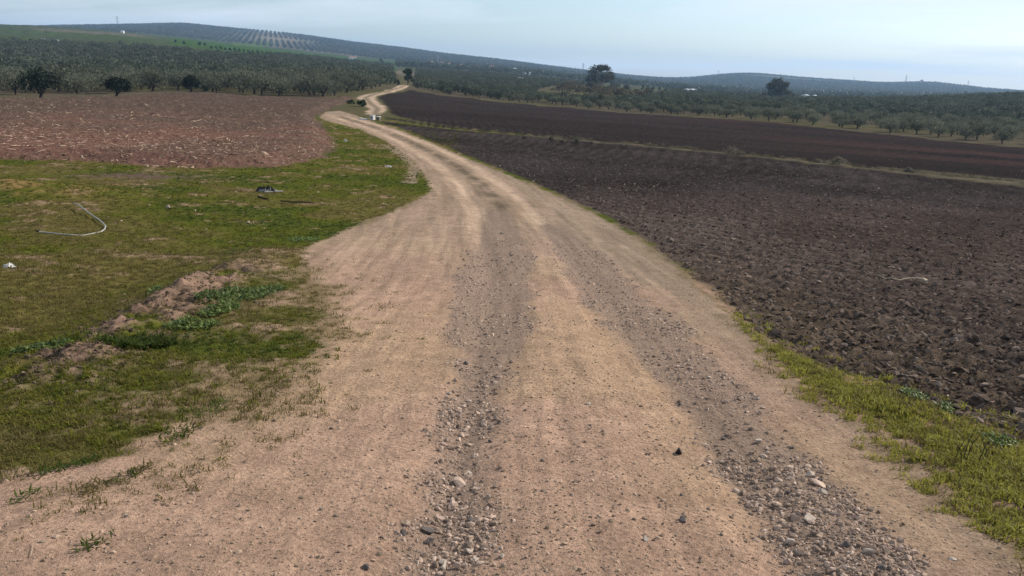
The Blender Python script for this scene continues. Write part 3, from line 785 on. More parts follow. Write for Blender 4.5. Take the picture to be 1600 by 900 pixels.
# grass tufts
def tuft(seed, mat, nb=16, h=0.06, spread=0.05, w=0.004):
    rr = random.Random(seed); mb = MB()
    for _ in range(nb):
        a = rr.uniform(0, 6.283); r0 = spread * math.sqrt(rr.random()); b = Vector((r0 * math.cos(a), r0 * math.sin(a), -0.008))
        d = rr.uniform(0, 6.283); L = h * rr.uniform(0.5, 1.25); lean = rr.uniform(0.15, 0.95)
        t1 = b + Vector((math.cos(d) * L * lean * 0.35, math.sin(d) * L * lean * 0.35, L * 0.6)); t2 = b + Vector((math.cos(d) * L * lean, math.sin(d) * L * lean, L * (1.0 - 0.35 * lean)))
        sd = Vector((-math.sin(d), math.cos(d), 0)) * w * rr.uniform(0.7, 1.3)
        mb.add([b - sd, b + sd, t1 + sd * 0.8, t1 - sd * 0.8, t2], [(0, 1, 2, 3), (3, 2, 4)])
    return mb.obj('grass_piece', mat, link=False)
g_src = [tuft(i, MT['grass_b']) for i in range(4)] + [tuft(10 + i, MT['grass_d'], 18, 0.055) for i in range(3)] + [tuft(20 + i, MT['grass_y'], 14, 0.06, 0.06, 0.0035) for i in range(3)] + [tuft(30 + i, MT['grass_p'], 16, 0.07, 0.07, 0.005) for i in range(3)] + [tuft(40 + i, MT['grass_v']) for i in range(4)]
def pick_grass(M, k):
    n = k.sum(); q = M['big'][k] + 0.13 * M['thin'][k] + 0.35 * M['e1'][k] + rng.normal(0, 0.10, n)
    p = rng.integers(0, 4, n)
    p = np.where(q > 0.05, rng.integers(7, 10, n), p); p = np.where(q < -0.13, rng.integers(4, 7, n), p)
    # join order is not guaranteed: sources of one kind stay together either way
    return p
x, y = sample(190000, 2.6, 60, -300, 720)
z, c, M = terrain(x, y, True)
lone = np.clip(1 - M['road'] - M['red'], 0, 1)
pr = lone * np.clip(0.62 + 1.0 * M['e1'] + 0.6 * M['e3'], 0.05, 1) * (1 - 0.9 * np.clip(M['bare'] * 1.3, 0, 1)) * (1 - 0.5 * M['bb'])
pr = pr * (1 - 0.8 * M['thin'] * sstep(-0.25, 0.20, M['e1'] + 0.6 * M['e3'])) + 0.17 * M['fringe'] * M['road']
k = rng.random(len(x)) < pr * 0.62
n = k.sum(); s = np.clip(0.50 + 0.016 * y[k], 0.5, 1.6) * np.exp(rng.normal(0, 0.22, n))
scatter('meadow_grass', np.stack([x[k], y[k], z[k]], 1), flat_rot(n, 0.12), np.stack([s, s, s * rng.uniform(0.45, 0.95, n)], 1), pick_grass(M, k), g_src,
        'short green and dry grass blades of the meadow beside the track', 'grass')
x, y = sample(80000, 1.9, 9, 1000, 2050)
z, c, M = terrain(x, y, True)
pr = 0.30 * M['edge_r'] * (M['s_d1'] < 0) + np.clip(M['strip'] * np.clip(0.85 + 1.0 * M['e1'], 0.1, 1), 0, 1) + 0.10 * sstep(0.5, 0.1, np.abs(M['s_d1'])) * (1 - M['road'])
k = rng.random(len(x)) < pr * 0.62
n = k.sum(); s = 0.8 * np.exp(rng.normal(0, 0.2, n))
pk = np.where(rng.random(n) < 0.30 + 0.9 * np.clip(M['e1'][k], 0, 1), rng.integers(7, 10, n), rng.integers(13, 17, n))
scatter('verge_grass', np.stack([x[k], y[k], z[k]], 1), flat_rot(n, 0.12), np.stack([s, s, s * rng.uniform(0.5, 1.0, n)], 1), pk, g_src,
        'fresh green grass blades on the strip beside the dark field', 'grass')
# sparse dry grass along the ditch bank
x, y = sample(30000, 38, 110, 560, 1800)
z, c, M = terrain(x, y, True)
k = rng.random(len(x)) < M['ditch'] * sstep(0.35, 0.7, M['dd']) * 0.8
n = k.sum(); s = rng.uniform(1.2, 2.8, n)
scatter('ditch_grass', np.stack([x[k], y[k], z[k]], 1), flat_rot(n, 0.12), np.stack([s, s, s], 1), rng.integers(10, 13, n), g_src,
        'pale dry grass on the banks of the ditch between the dark fields', 'grass')

# ------------------------------------------------------------------ trees
def foliage(lobes, n, size, seed, jitter=0.15, inner=0.35):
    """leaf sprays through ellipsoid lobes (cx,cy,cz,rx,ry,rz)"""
    rr = np.random.default_rng(seed); vol = np.array([l[3] * l[4] * l[5] for l in lobes]) ** 0.75; vol /= vol.sum()
    mb = MB()
    for _ in range(n):
        l = lobes[rr.choice(len(lobes), p=vol)]
        d = rr.normal(size=3); d /= np.linalg.norm(d)
        r_ = (inner + (1 - inner) * rr.random() ** 0.6) * (1 + rr.normal() * jitter)
        c = Vector((l[0] + d[0] * r_ * l[3], l[1] + d[1] * r_ * l[4], l[2] + d[2] * r_ * l[5]))
        s = size * rr.uniform(0.55, 1.35)
        e = Euler(tuple(rr.uniform(0, 6.283, 3))).to_matrix()
        a = e @ Vector((s, 0, 0)); b = e @ Vector((0, s * 0.55, 0)); cc = e @ Vector((0, 0, s * 0.18))
        mb.add([c - a, c - b * 0.8 + cc, c + a, c + b - cc], [(0, 1, 2, 3)])
    return mb
def olive_meshes(seed, mat, n=1100, tall=3.1, wide=2.0, dens=1.0, low=0.9, leaf=0.15):
    rr = random.Random(seed); tb = MB()
    lean = Vector((rr.uniform(-0.25, 0.25), rr.uniform(-0.2, 0.2), 0)); fork = Vector((0, 0, rr.uniform(0.45, 0.75))) + lean
    tb.tube([(0, 0, -0.25), (lean.x * 0.2, lean.y * 0.2, 0.2), tuple(fork)], [0.22, 0.16, 0.14], 8)
    lobes = []; nl = rr.choice((3, 3, 4)); a0 = rr.uniform(0, 6.28)
    for i in range(nl):
        a = a0 + i * 6.283 / nl + rr.uniform(-0.3, 0.3); out = wide * rr.uniform(0.42, 0.58)
        mid = fork + Vector((math.cos(a) * out * 0.5, math.sin(a) * out * 0.5, (tall - fork.z) * 0.28))
        end = fork + Vector((math.cos(a) * out, math.sin(a) * out, (tall - fork.z) * rr.uniform(0.30, 0.55)))
        tb.tube([tuple(fork - Vector((0, 0, 0.08))), tuple(mid), tuple(end)], [0.11, 0.075, 0.03], 6)
        for j in range(2):
            a2 = a + rr.uniform(-0.8, 0.8); e2 = mid + Vector((math.cos(a2) * wide * 0.4, math.sin(a2) * wide * 0.4, rr.uniform(0.3, 0.8)))
            tb.tube([tuple(mid), tuple(e2)], [0.05, 0.018], 5)
        lobes.append((end.x, end.y, end.z, wide * rr.uniform(0.42, 0.55), wide * rr.uniform(0.42, 0.55), (tall - low) * rr.uniform(0.34, 0.46)))
    lobes.append((fork.x, fork.y, tall - (tall - low) * 0.36, wide * 0.55, wide * 0.55, (tall - low) * 0.36))
    fm = foliage(lobes, int(n * dens), leaf, seed)
    return tb, fm
olive_protos = []
for i in range(6):
    tb, fm = olive_meshes(100 + i, MT['olive'], 1000, 3.1 + 0.12 * (i % 3), 2.5 + 0.1 * (i % 2), low=0.35, leaf=0.16)
    t_me = tb.obj('trunk', MT['bark'], smooth=True, link=False); f_me = fm.obj('crown', MT['olive'], link=False)
    olive_protos.append((t_me.data, f_me.data))
# whole-tree meshes for the trees too far away to tell apart
far_src = []
for i in range(4):
    tb, fm = olive_meshes(140 + i, MT['olive_far'], 300, 3.1, 2.5, low=0.3, leaf=0.28)
    k0 = len(fm.f); fm.add(tb.v, tb.f)
    o = fm.obj('olive_far_piece', [MT['olive_far'], MT['bark']], link=False)
    mi = np.zeros(len(o.data.polygons), np.int32); mi[k0:] = 1; o.data.polygons.foreach_set('material_index', mi)
    far_src.append(o)
hill_src = []
for i in range(3):
    fm = foliage([(0, 0, 1.7, 1.9, 1.9, 1.4)], 34, 0.85, 170 + i, inner=0.5)
    fm.tube([(0, 0, -0.4), (0, 0, 1.2)], [0.2, 0.15], 4)
    hill_src.append(fm.obj('hill_olive_piece', MT['olive_far'], link=False))

def grid_pts(x0, x1, y0, y1, sp_, ang, jit):
    L = max(x1 - x0, y1 - y0) * 0.75; cx, cy = (x0 + x1) / 2, (y0 + y1) / 2
    g = np.arange(-L, L, sp_); gx, gy = np.meshgrid(g, g); gx = gx.ravel() + rng.normal(0, jit, gx.size); gy = gy.ravel() + rng.normal(0, jit, gy.size)
    X = cx + gx * math.cos(ang) - gy * math.sin(ang); Y = cy + gx * math.sin(ang) + gy * math.cos(ang)
    m = (X > x0) & (X < x1) & (Y > y0) & (Y < y1)
    return X[m], Y[m]
def front_D(edge):
    us = [e[0] for e in edge]; ds = [hit(*e)[1] for e in edge]
    return lambda u: np.interp(u, us, ds)
FL = front_D([(-700, 138), (-100, 149), (60, 149.5), (180, 148), (300, 143), (330, 144.5), (400, 151), (510, 153), (545, 147), (585, 139), (618, 132)])
FR = front_D([(644, 138), (700, 147.5), (800, 159), (900, 168), (1000, 176.5), (1200, 189), (1400, 210), (1600, 229), (2300, 298)])
X, Y = grid_pts(-420, 420, 70, 760, 4.6, R(24), 0.8)
Zb = zbase(X, Y); U, V = project(X, Y, Zb)
left = (U < 622) & (Y > FL(U) + 2) & (Y < np.interp(U, [-700, 0, 200, 300, 400, 470, 622], [410, 410, 410, 400, 395, 560, 700])) & (U > -330)
right = (U > 650) & (Y > FR(U) - 1) & (Y < np.interp(U, [650, 900, 1100, 1200, 1300, 2000], [640, 560, 470, 520, 400, 380])) & (U < 1930)
inroad = (U > 612) & (U < 652)
brown = (((U - 940) / 105) ** 2 + ((V - 146) / 14) ** 2 < 1) & (Y > FR(U) + 25)
keep = (left | right) & ~inroad & ~brown
ridx = np.where(keep)[0]; ridx = ridx[rng.random(len(ridx)) > 0.03]
order = ridx[np.argsort(np.hypot(X[ridx], Y[ridx]))]
inframe = (U[order] > -25) & (U[order] < 1625)
near_l = order[inframe & left[order]][:150]; near_r = order[inframe & right[order]][:150]
near_set = set(near_l.tolist()) | set(near_r.tolist())
def put_olive(px, py, side, i):
    t_me, f_me = olive_protos[i % 6]
    e = empty('olive_tree', (px, py, Zt(px, py)), random.uniform(0, 6.28), random.uniform(0.80, 1.08) * (1.0 if side == 'l' else 0.60))
    e.scale = (e.scale[0] * random.uniform(0.85, 1.15), e.scale[1] * random.uniform(0.85, 1.15), e.scale[2] * random.uniform(0.82, 1.15))
    for nm, me in (('trunk', t_me), ('crown', f_me)):
        o = bpy.data.objects.new(nm, me); COL.objects.link(o); o.parent = e
    uu = float(project(np.array([px]), np.array([py]), np.array([0.0]))[0][0])
    if side == 'l' and py < FL(uu) + 9: tag(e, 'front-row grey-green olive tree with bare trunk facing the reddish ploughed field', 'olive tree', 'front row of olives behind the reddish field')
    elif side == 'r' and py < FR(uu) + 6: tag(e, 'front-row grey-green olive tree with bare trunk right at the edge of the dark field', 'olive tree', 'front row of olives behind the dark field')
    elif side == 'l': tag(e, 'grey-green olive tree crowded behind the front row of the grove by the reddish field', 'olive tree', 'olive trees behind the reddish field')
    else: tag(e, 'grey-green olive tree crowded behind the front row of the grove by the dark field', 'olive tree', 'olive trees behind the dark field')
for i, k in enumerate(near_l): put_olive(X[k], Y[k], 'l', i)
for i, k in enumerate(near_r): put_olive(X[k], Y[k], 'r', i)
rest = np.array([k for k in order if k not in near_set])
zr = terrain(X[rest], Y[rest]); n = len(rest); s = rng.uniform(0.85, 1.12, n) * np.where(left[rest], 1.0, 0.70)
scatter('olive_grove', np.stack([X[rest], Y[rest], zr], 1), np.stack([np.zeros(n), np.zeros(n), rng.uniform(0, 6.28, n)], 1), np.stack([s * rng.uniform(.8, 1.15, n), s * rng.uniform(.8, 1.15, n), s * rng.uniform(.8, 1.2, n)], 1), rng.integers(0, 4, n), far_src,
        'distant olive groves merging into one grey-green mass', 'olive grove')
# olive rows on the far hills
hx, hy = [], []
X2, Y2 = grid_pts(-1900, 2100, 700, 2360, 10.5, R(17), 0.5)
U2, V2 = project(X2, Y2, zbase(X2, Y2))
pt = fbm(X2 * 0.004, Y2 * 0.0035, 301, 3); pt2 = vnoise(X2 * 0.0065 + 0.3 * pt, Y2 * 0.003, 331)
k = (U2 > -120) & (U2 < 1720) & ((Y2 > 1250) | (U2 > 520)) & (pt2 > 0.2)
k &= ~((U2 < 620) & (Y2 < 1300))
k &= ~((U2 > 630) & (U2 < 900) & (Y2 > 800) & (Y2 < 1180) & (rng.random(len(X2)) < 0.82))
hx, hy = X2[k], Y2[k]; hz_ = terrain(hx, hy); n = len(hx); s = rng.uniform(0.8, 1.2, n) * 1.3
scatter('hill_olive_rows', np.stack([hx, hy, hz_], 1), np.stack([np.zeros(n), np.zeros(n), rng.uniform(0, 6.28, n)], 1), np.stack([s, s, s], 1), rng.integers(0, 3, n), hill_src,
        'tiny olive trees in rows over the far hazy hills', 'olive rows')
print('olives', len(near_set), len(rest), n)

def dark_olive(u, v, hpx, wpx, seed, label):
    p = ground(u, v); sc = p.y / (F * cp * 1.03)
    H = hpx * sc; W = wpx * sc / 2
    tb, fm = olive_meshes(seed, MT['olive_dark'], 2600, H, W, leaf=0.12, low=H * 0.26)
    e = empty('olive_tree', p)
    tb.obj('trunk', MT['bark'], e, True); fm.obj('crown', MT['olive_dark'], e)
    tag(e, label, 'olive tree')
dark_olive(64, 155.5, 47, 58, 211, 'large dark round olive tree standing alone at the edge of the reddish field')
dark_olive(182, 153.5, 30, 40, 217, 'smaller dark flat-topped olive tree standing alone in the reddish field')
dark_olive(299, 147, 26, 28, 222, 'small dark round olive tree with leaning trunk at the field corner')

def big_tree(name, u, v, hpx, wpx, seed, mat, bark, label, cat='tree', nlobe=9, n=2600, leaf=0.3, base=0.32, D=None, stems=3, tiltx=0.0, jit=0.15, lobe=(0.26, 0.40), thick=1.0):
    if D: 
        d = ray(u, v); x_, y_ = d[0] / d[1] * D, D; p = Vector((x_, y_, Zt(x_, y_)))
    else: p = ground(u, v)
    sc = p.y / (F * cp * 1.03); H = hpx * sc; W = wpx * sc / 2; rr = random.Random(seed)
    e = empty(name, p); tb = MB(); lobes = []
    for i in range(nlobe):
        a = i * 2.4 + rr.uniform(-0.4, 0.4); q = math.sqrt((i + 0.5) / nlobe)
        r_ = W * q * (0.70 if lobe[0] > 0.2 else 0.85); zz = H * (base + (1 - base) * rr.uniform(0.18, 0.88) * (1 - 0.25 * q))
        if i < 2: zz = H * 0.84; r_ = W * 0.2
        rs = W * rr.uniform(*lobe)
        lobes.append((math.cos(a) * r_ + tiltx * H, math.sin(a) * r_, zz, rs, rs, rs * rr.uniform(0.7, 0.95)))
    for i, l in enumerate(lobes):
        b0 = Vector((rr.uniform(-1, 1) * 0.03 * H, rr.uniform(-1, 1) * 0.03 * H, -0.3)) if i < stems else Vector((lobes[i % stems][0] * 0.35, lobes[i % stems][1] * 0.35, H * base * 0.9))
        m = Vector((l[0] * 0.4, l[1] * 0.4, max(b0.z + 0.1, l[2] * 0.5)))
        r0 = H * (0.026 if i < stems else 0.012) * thick
        tb.tube([tuple(b0), tuple(m), (l[0], l[1], l[2])], [r0, r0 * 0.7, r0 * 0.2], 6)
    tb.obj('trunk', bark, e, True)
    foliage(lobes, n, leaf, seed + 5, jitter=jit).obj('crown', mat, e)
    tag(e, label, cat)
    return e
big_tree('eucalyptus_tree', 937, 141, 40, 46, 301, MT['gum'], MT['palebark'], 'tall open eucalyptus with pale trunks rising above the olive grove', 'tree', 34, 4200, 0.36, 0.16, None, 4, jit=0.3, lobe=(0.17, 0.28), thick=0.6)
big_tree('round_tree', 1211, 157, 34, 38, 322, MT['gum'], MT['bark'], 'broad dusky round tree standing alone beyond the grove below the far hills', 'tree', 14, 2600, 0.42, 0.12)
big_tree('evergreen_tree', 637, 133, 25, 22, 333, MT['pine'], MT['bark'], 'dark evergreen tree where the track disappears into the groves', 'tree', 9, 1500, 0.17, 0.15, None, 1)
big_tree('evergreen_bush', 621, 133.5, 9, 13, 341, MT['pine'], MT['bark'], 'low dark bush beside the track at the foot of the evergreen tree', 'bush', 6, 500, 0.13, 0.05)
big_tree('roadside_bush', 566, 167, 9, 18, 345, MT['scrub'], MT['bark'], 'dark green scrubby bush inside the bend of the track', 'bush', 7, 700, 0.10, 0.0)
big_tree('roadside_bush', 549, 162, 5, 14, 346, MT['scrub'], MT['bark'], 'low dark scrub between the reddish field and the bend of the track', 'bush', 5, 350, 0.10, 0.0)
big_tree('field_bush', 322, 142, 7, 18, 351, MT['pine'], MT['bark'], 'low dark bush next to the small leaning olive tree', 'bush', 6, 500, 0.12, 0.0)
for i, (u, v, h, w) in enumerate([(922, 143, 12, 20), (958, 140, 11, 22), (1228, 158, 15, 26), (1193, 158, 11, 16), (978, 141, 7, 18)]):
    big_tree('scrub_bush', u, v, h, w, 360 + i, MT['gum'], MT['bark'], ['dusky scrub at the meadow side of the eucalyptus trunks', 'dusky scrub under the crown of the eucalyptus', 'dusky scrub spreading beside the round tree toward the hill', 'small dusky scrub on the village side of the round tree', 'low scrub just past the eucalyptus'][i], 'bush', 7, 500, 0.34, 0.0)
for i in range(34):
    u = 872 + (i * 37) % 190; v = 137 + 0.11 * (u - 872) + random.uniform(-3, 5)
    big_tree('brown_shrub', u, v, random.uniform(7, 11), random.uniform(18, 32), 400 + i, MT['brownbush'], MT['bark'], 'tawny brown shrub in the thicket around the eucalyptus', 'shrub', 6, 330, 0.26, 0.0)['group'] = 'tawny shrubs around the eucalyptus'
for i, (u, v, h, w) in enumerate([(862, 221, 7, 10), (901, 222, 6, 11), (880, 221, 3.5, 12), (925, 224, 3, 8), (972, 227, 3, 9), (1143, 241, 8, 32), (1158, 242, 6, 16), (1310, 257, 10, 26), (1290, 254, 5, 20), (1420, 268, 5, 18), (1245, 249, 4, 12), (820, 217, 3.5, 9)]):
    b = big_tree('dry_bush', u, v, h, w, 440 + i, MT['drybush'], MT['bark'], 'dry pale bush growing on the bank of the ditch between the dark fields', 'bush', 7, 500, 0.05, 0.0, jit=0.3)
    b['group'] = 'dry bushes on the ditch bank'
# single trees of the distance
for i, (u, v, h, w, D, lb) in enumerate([(595, 98, 7, 11, 800, 'dark round tree beside the white farmhouse on the far slope'), (606, 98, 4, 4, 800, 'small dark tree right behind the dark round tree on the far slope'), (655, 101, 5, 5, 850, 'small dark tree at the near end of the far village'),
        (716, 106, 6, 4, 950, 'slim dark tree among the white village houses'), (728, 110, 6, 5, 900, 'dark tree in front of the village houses'), (767, 109, 5, 5, 950, 'dark tree at the middle of the far village'), (810, 111, 5, 6, 950, 'round dark tree by the long white village shed'), (851, 112, 4, 5, 950, 'lone dark tree past the far end of the village'),
        (274, 62, 5, 3, 640, 'slim dark tree on the green hill crest'), (287, 64, 5, 4, 640, 'pointed dark tree on the green hill beside the slim one'), (312, 67, 5, 6, 640, 'round dark tree at the start of the hedge row'), (320, 68, 4, 4, 640, 'small round tree in the hedge row'), (10, 62, 5, 12, 430, 'broad dark tree at the top edge of the olive grove'), (30, 63, 4, 10, 430, 'dark tree at grove top near the white huts'), (47, 63, 5, 9, 430, 'dark tree close to the first white hut'), (122, 69, 4, 8, 430, 'dark tree past the white huts')]):
    big_tree('distant_tree', u, v, h, w, 500 + i, MT['pine'], MT['bark'], lb, 'tree', 6, 260, 0.55 if D > 600 else 0.35, 0.05, D, 1)
for i in range(26):
    u = 330 + i * 7.2; v = 70.5 + i * 1.02
    b = big_tree('hedge_tree', u, v, 3.2 + (i % 3) * 0.5, 5, 540 + i, MT['pine'], MT['bark'], 'small dark tree in the hedge row under the green hill field', 'tree', 4, 90, 0.5, 0.0, 560, 1)
    b['group'] = 'hedge row trees'
for i in range(14):
    u = [1004, 1012, 1020, 1030, 1040, 1050, 1064, 1082, 1090, 1094, 1440, 1382, 1390, 1462][i]; v = [142, 142, 143, 144, 145, 145, 146, 147, 147, 147, 129, 131, 131, 129][i]
    D = 480 if i < 10 else 2280
    lb = 'dark tree in the line beyond the tawny thicket' if i < 10 else 'small dark tree on the skyline of the far hill'
    b = big_tree('distant_tree', u, v, [5, 6, 5, 5, 4, 5, 6, 5, 6, 4, 5, 2.5, 2.5, 3][i], [6, 6, 7, 6, 7, 6, 4, 3, 4, 5, 6, 4, 3, 6][i], 580 + i, MT['pine'], MT['bark'], lb, 'tree', 5, 200, 0.4 if i < 10 else 1.2, 0.05, D, 1)
    b['group'] = 'dark trees beyond the thicket' if i < 10 else 'skyline trees'

# ------------------------------------------------------------------ houses and pylons of the distance
def house(u, v, D, wpx, hpx, rot, label, roofmat='roof', flat=False, cat='house', name='white_house'):
    d = ray(u, v); x_, y_ = d[0] / d[1] * D, D; z_ = Zt(x_, y_); sc = D / (F * cp * 1.03); W = wpx * sc * 1.25; H = max(3.0 if name == 'white_house' else 2.0, hpx * sc); Dp = max(4.0, W * 0.55)
    e = empty(name, (x_, y_, z_), rot); wm = MB()
    wm.box((0, 0, H / 2 - 0.5), (W, Dp, H + 1)); w = wm.obj('wall', MT['white'], e)
    rm = MB(); o_ = 0.25; rh = 0.12 * H + 0.25 if flat else 0.22 * Dp
    a, b = W / 2 + o_, Dp / 2 + o_
    rm.add([(-a, -b, H + 0.02), (a, -b, H + 0.02), (a, b, H + 0.02), (-a, b, H + 0.02), (-a, 0, H + rh), (a, 0, H + rh)], [(0, 1, 5, 4), (2, 3, 4, 5), (0, 4, 3), (1, 2, 5), (0, 3, 2, 1)])
    rm.obj('roof', MT[roofmat], e)
    dm_ = MB(); dm_.box((W * 0.12, -Dp / 2 - 0.02, min(1.05, H * 0.35)), (min(1.0, W * 0.2), 0.06, min(2.1, H * 0.7))); dm_.obj('door', MT['oldwood'], e)
    if W > 5:
        for sx in (-0.3, 0.34):
            wb = MB(); wb.box((W * sx, -Dp / 2 - 0.02, H * 0.6), (0.9, 0.06, 1.0)); wb.obj('window', MT['glass'], e)
    tag(e, label, cat)
house(551, 91, 830, 8.5, 2.6, 0.3, 'long white farmhouse on the far slope beside the dark round tree')
house(702, 103, 1000, 3, 2.5, 0.2, 'tiny white house at the near end of the far village')
house(721, 109, 900, 3, 2.6, -0.3, 'small white house just below the slim village tree')
house(646, 100, 850, 4, 2.4, 0.5, 'white house half hidden on the near edge of the far village')
house(676, 96, 1100, 6, 2, 0.1, 'pinkish roofed low house high at the near end of the village')
house(800, 112, 960, 10, 1.9, 0.15, 'long pale metal-roofed shed at the far end of the village', 'zinc', True, 'shed', 'pale_shed')
house(790, 116, 900, 8, 2.0, -0.1, 'pale shed in front of the long metal-roofed one', 'zinc', True, 'shed', 'pale_shed')
house(768, 113, 940, 4, 2.2, 0.6, 'gable-ended pale house in the middle of the village')
house(822, 121, 720, 10, 1.6, 0.1, 'low pale greenhouse shed beyond the olive grove', 'zinc', True, 'shed', 'pale_shed')
house(812, 129, 420, 5, 2.2, 0.4, 'small white hut inside the olive grove below the village', 'zinc', True, 'hut', 'white_hut')
house(741, 104, 1050, 4, 2, -0.4, 'white house behind the village trees')
house(690, 99, 1080, 4, 2, 0.3, 'white house at the foot of the village pylon')
house(1079, 151, 430, 13, 3.4, 0.25, 'pale low farm shed beyond the dark tree line', 'zinc', True, 'shed', 'pale_shed')
house(1272, 159, 400, 4, 1.8, 0.2, 'tiny white hut beyond the grove past the round tree', 'zinc', True, 'hut', 'white_hut')
house(1257, 159, 400, 3.5, 1.6, 0.5, 'tinier white hut next to the scrub of the round tree', 'zinc', True, 'hut', 'white_hut')
house(69, 66, 425, 3.4, 3.0, 0.9, 'first white hut at the top edge of the olive grove', 'zinc', True, 'hut', 'white_hut')
house(85, 67, 425, 4.2, 3.2, -0.7, 'second white hut at the top edge of the olive grove, the wider one', 'zinc', True, 'hut', 'white_hut')
house(192, 55, 880, 3, 1.6, 0.2, 'tiny white hut under the green hill crest', 'zinc', True, 'hut', 'white_hut')

def pylon(u, v, D, hpx, label):
    d = ray(u, v); x_, y_ = d[0] / d[1] * D, D; sc = D / (F * cp * 1.03); H = hpx * sc; w = H * 0.09
    e = empty('power_pylon', (x_, y_, Zt(x_, y_) - 0.3), 0.3); mb = MB(); t_ = 0.0105 * H
    cs = [(-w, -w), (w, -w), (w, w), (-w, w)]
    for (a, b) in cs: mb.tube([(a, b, 0), (a * 0.35, b * 0.35, H * 0.62), (a * 0.10, b * 0.10, H)], t_, 4)
    lv = [0, 0.18, 0.36, 0.5, 0.62, 0.75, 0.88]
    def wd(h): return w * (np.interp(h, [0, 0.62, 1], [1, 0.35, 0.1]))
    for i in range(len(lv) - 1):
        a, b = wd(lv[i]), wd(lv[i + 1])
        for q in range(4):
            c0, c1 = cs[q], cs[(q + 1) % 4]
            mb.tube([(c0[0] / w * a, c0[1] / w * a, H * lv[i]), (c1[0] / w * b, c1[1] / w * b, H * lv[i + 1])], t_ * 0.6, 3)
    mb.obj('lattice_tower', MT['steel'], e)
    for h, l in ((0.70, 0.15), (0.82, 0.19), (0.93, 0.13)):
        am = MB(); am.tube([(-l * H, 0, H * h), (0, 0, H * (h + 0.02)), (l * H, 0, H * h)], t_ * 0.9, 4); am.tube([(-l * H, 0, H * h), (l * H, 0, H * h)], t_ * 0.7, 4)
        am.obj('cross_arm', MT['steel'], e)
    tag(e, label, 'pylon')
pylon(184, 40, 2250, 14, 'thin power pylon on the skyline above the far wooded hill')
pylon(911, 110, 2280, 12, 'faint power pylon on the skyline beside the eucalyptus crown')
pylon(684, 100, 1150, 15, 'lattice power pylon rising over the near end of the village')
pylon(1122, 116, 2290, 8, 'faint power pylon on the shoulder of the rounded far hill')
pylon(1334, 127, 2290, 8, 'faint power pylon in the dip between the two far hills')
pylon(1415, 129, 2290, 12, 'power pylon next to the trees on the far hilltop')
pylon(1512, 135, 2290, 10, 'power pylon on the falling end of the far hill')

# ------------------------------------------------------------------ things near the track
# concrete box
p = ground(582, 187.5); sc = p.y / (F * cp * 1.03)
e = empty('concrete_box', p, R(-14)); W, H = 5.8 * sc, 6.2 * sc
mb = MB(); mb.box((0, 0, H / 2 - 0.1), (W, W * 1.3, H + 0.2)); mb.obj('body', MT['concrete'], e)
mb = MB(); mb.box((0, 0, H + 0.035), (W * 1.06, W * 1.36, 0.06)); mb.obj('lid', MT['concrete'], e)
mb = MB(); mb.box((-W * 0.1, -W * 0.65 - 0.012, H * 0.55), (W * 0.5, 0.02, H * 0.5)); mb.obj('hatch', MT['plastic_g'], e)
tag(e, 'white concrete valve box with one sunlit side standing in the bend of the track', 'box')
p2 = ground(591.5, 188.5); e = empty('concrete_block', p2, R(-10))
mb = MB(); mb.box((0, 0, 0.12), (4.6 * sc, 0.4, 0.36)); mb.obj('body', MT['block'], e)
mb = MB(); mb.box((0, 0, 0.325), (5.2 * sc, 0.46, 0.05)); mb.obj('cap', MT['concrete'], e)  # thin pale piece over the darker body, so the top reads paler
tag(e, 'small dark block with a pale top next to the white box', 'block')
p3 = ground(568, 187); mb = MB(); mb.box((0, 0, 0.03), (12 * sc, 0.45, 0.16)); mb.box((-4.0 * sc, 0.05, 0.125), (3.2 * sc, 0.35, 0.028))
o = mb.obj('concrete_slab', MT['concrete']); o.location = p3; tag(o, 'low pale concrete slab lying on the grass by the white box', 'slab')

# bent pipe
pts = [(116, 325), (124, 329), (135, 335), (145, 341), (154, 347), (161, 352), (165, 356), (164, 361), (157, 364.5), (145, 366.5), (130, 368), (112, 368.3), (95, 367.7), (78, 366.5), (61, 364.8)]
gp = [ground(*q) for q in pts]
lift = [0.09, 0.09, 0.075, 0.06, 0.05, 0.035, 0.03, 0.024, 0.012, 0.004, -0.002, 0.006, 0.02, 0.028, 0.034]
mb = MB(); mb.tube([(g.x, g.y, g.z + l) for g, l in zip(gp, lift)], 0.0135, 10)
e = empty('bent_pipe', gp[9]); inv = Vector(gp[9])
o = mesh_obj('tube', [Vector(v) - inv for v in mb.v], mb.f, MT['pipe'], e, True)
mb = MB(); a, b = gp[-1], gp[-2]; dv = (a - b).normalized()
A = Vector((a.x, a.y, a.z + 0.04)) - inv
mb.tube([A - dv * 0.01, A + dv * 0.05], 0.017, 10); mb.obj('end_cap', MT['plastic_k'], e)
tag(e, 'bleached bent plastic pipe curling on the meadow grass', 'pipe')

